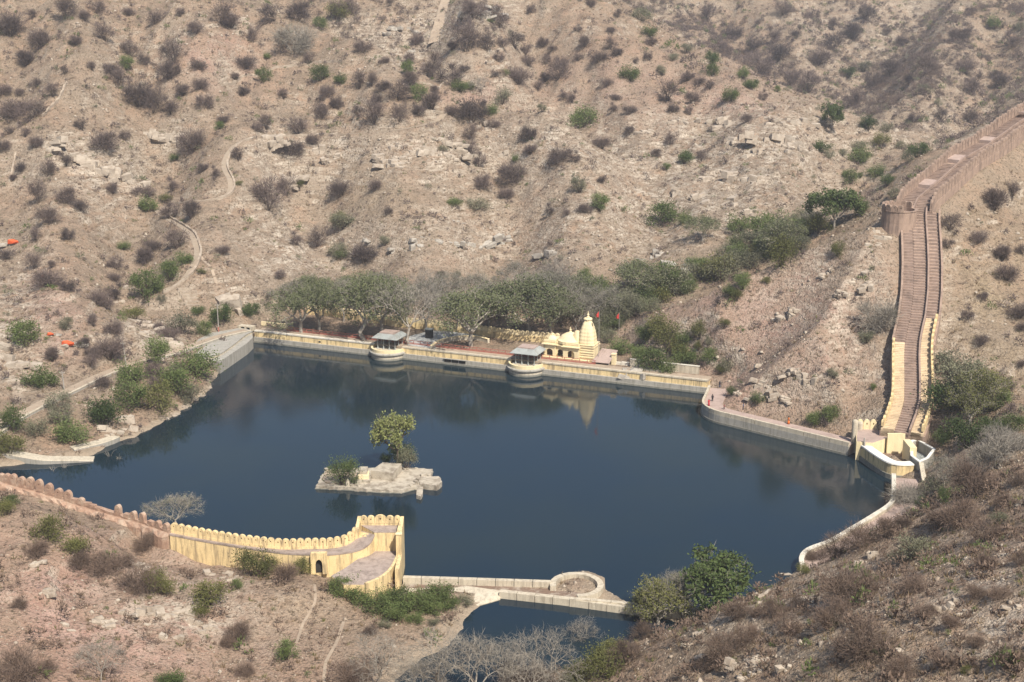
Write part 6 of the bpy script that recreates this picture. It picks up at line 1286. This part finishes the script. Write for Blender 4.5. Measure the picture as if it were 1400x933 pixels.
x, y, z, u, v = scatter(13000, dsc); S = .8 + 2.1 * rng.uniform(0, 1, len(x)) ** 2.0 * np.where((u > 850) & (y > 575), 1.75, 1.0); mi = np.where(rng.uniform(0, 1, len(x)) < .14, 2, np.where((y < 235), 1, 0)); mi = np.where((y > 235) & (rng.uniform(0, 1, len(x)) < .12), 3, mi)
strew('hillside_scrub', sc_pro, x, y, z - .05, S, [M['dry'], M['brown'], M['green'], M['greygreen']], mi, label='small dry scrub scattered over the hillsides')
def dbr(x, y, z, u, v):
    nz = fbm(x + 400, y, 34, 3); ridge = np.interp(u, [840, 960, 1100, 1280, 1330], [0, 70, 130, 200, 215]); rb = np.interp(u, [370, 480, 590, 655, 690], [0, 58, 110, 122, 122])
    m1 = (u > 850) & (v < ridge - 3) & (y > 620); m2 = (u > 380) & (u < 690) & (v < rb - 2) & (y > 560) & ~((u > 575) & (u < 622))
    vee = np.exp(-((v - np.interp(u, [850, 1150, 1400], [0, 150, 20])) / 45.0) ** 2)
    return np.where(m1, .25 + .9 * nz + .9 * vee, np.where(m2, .55 + .9 * nz, 0))
x, y, z, u, v = scatter(2300, dbr, 555, 1060); S = rng.uniform(2.2, 5.0, len(x))
strew('valley_brush', [small_bush(s, 180, .028, False) for s in range(100, 106)], x, y, z - .1, S, [M['dry'], M['brown']], (rng.uniform(0, 1, len(x)) < .2).astype(int), label='dense leafless brush filling the far valley slopes')
def tuft(seed):
    r_ = np.random.default_rng(seed); n = 12; C = np.c_[r_.normal(size=(n, 2)) * .22, np.zeros(n)]; D = np.c_[C[:, :2] * 1.6 + r_.normal(size=(n, 2)) * .3, np.full(n, .8)]; V, F = blades(C, D, r_.uniform(.4, .9, n), np.full(n, .13), r_); return V, F, 0
def dtf(x, y, z, u, v): return np.clip(.5 + .8 * fbm(x + 9, y, 14, 3) + .35 * ((y < 232) & (u > 850)), .05, 1)
x, y, z, u, v = scatter(36000, dtf); S = rng.uniform(.5, 1.25, len(x)); mi = np.where(rng.uniform(0, 1, len(x)) < .6, 1, 0); mi = np.where(rng.uniform(0, 1, len(x)) < .08, 2, mi)
strew('dry_grass_tufts', [tuft(s) for s in range(5)], x, y, z - .03, S, [M['straw'], M['brown'], M['olive']], mi, label='dry grass tufts growing over the slopes')
def chip(seed):
    r_ = np.random.default_rng(seed); V = np.array([[1, 0, 0], [0, 1, 0], [-1, 0, 0], [0, -1, 0], [0, 0, .8], [0, 0, -.5], [.6, .6, .45]]) * r_.uniform(.6, 1.1, (7, 1)) * .5; V += r_.normal(size=V.shape) * .06
    F = np.array([[0, 6, 4], [6, 1, 4], [1, 2, 4], [2, 3, 4], [3, 0, 4], [0, 1, 6], [1, 0, 5], [2, 1, 5], [3, 2, 5], [0, 3, 5]]); return V, F, 0
def dst(x, y, z, u, v): return np.clip(.35 + 1.1 * fbm(x - 30, y + 80, 26, 4) + .5 * ((y < 225) & (u > 850)), .04, 1)
x, y, z, u, v = scatter(28000, dst); S = rng.uniform(.22, .62, len(x)) * (1 + 1.6 * (rng.uniform(0, 1, len(x)) < .12)) * np.where(y < 235, .8, 1.15); mi = (rng.uniform(0, 1, len(x)) < .35).astype(int)
strew('loose_stones', [chip(s) for s in range(8)], x, y, z, S, [M['rock'], M['drystone']], mi, label='loose pale stones strewn over the slopes')

# ================================================================== air
def haze():
    m = bpy.data.materials.new('haze_air'); m.use_nodes = True; n = m.node_tree; n.nodes.remove(n.nodes['Principled BSDF'])
    p = n.nodes.new('ShaderNodeVolumePrincipled'); p.inputs['Color'].default_value = (0.90, 0.93, 1.0, 1); p.inputs['Density'].default_value = HAZE_D; p.inputs['Anisotropy'].default_value = 0.2
    n.links.new(p.outputs[0], n.nodes['Material Output'].inputs['Volume'])
    b = MB(); b.box(-420, 520, -30, 1110, -6, max(float(H.max()) + 6, 112)); o = b.build('haze', m); tag(o, kind='stuff', label='thin pale haze in the valley air')
HAZE_D = 0.00017
haze()
print('bushes', ncount)
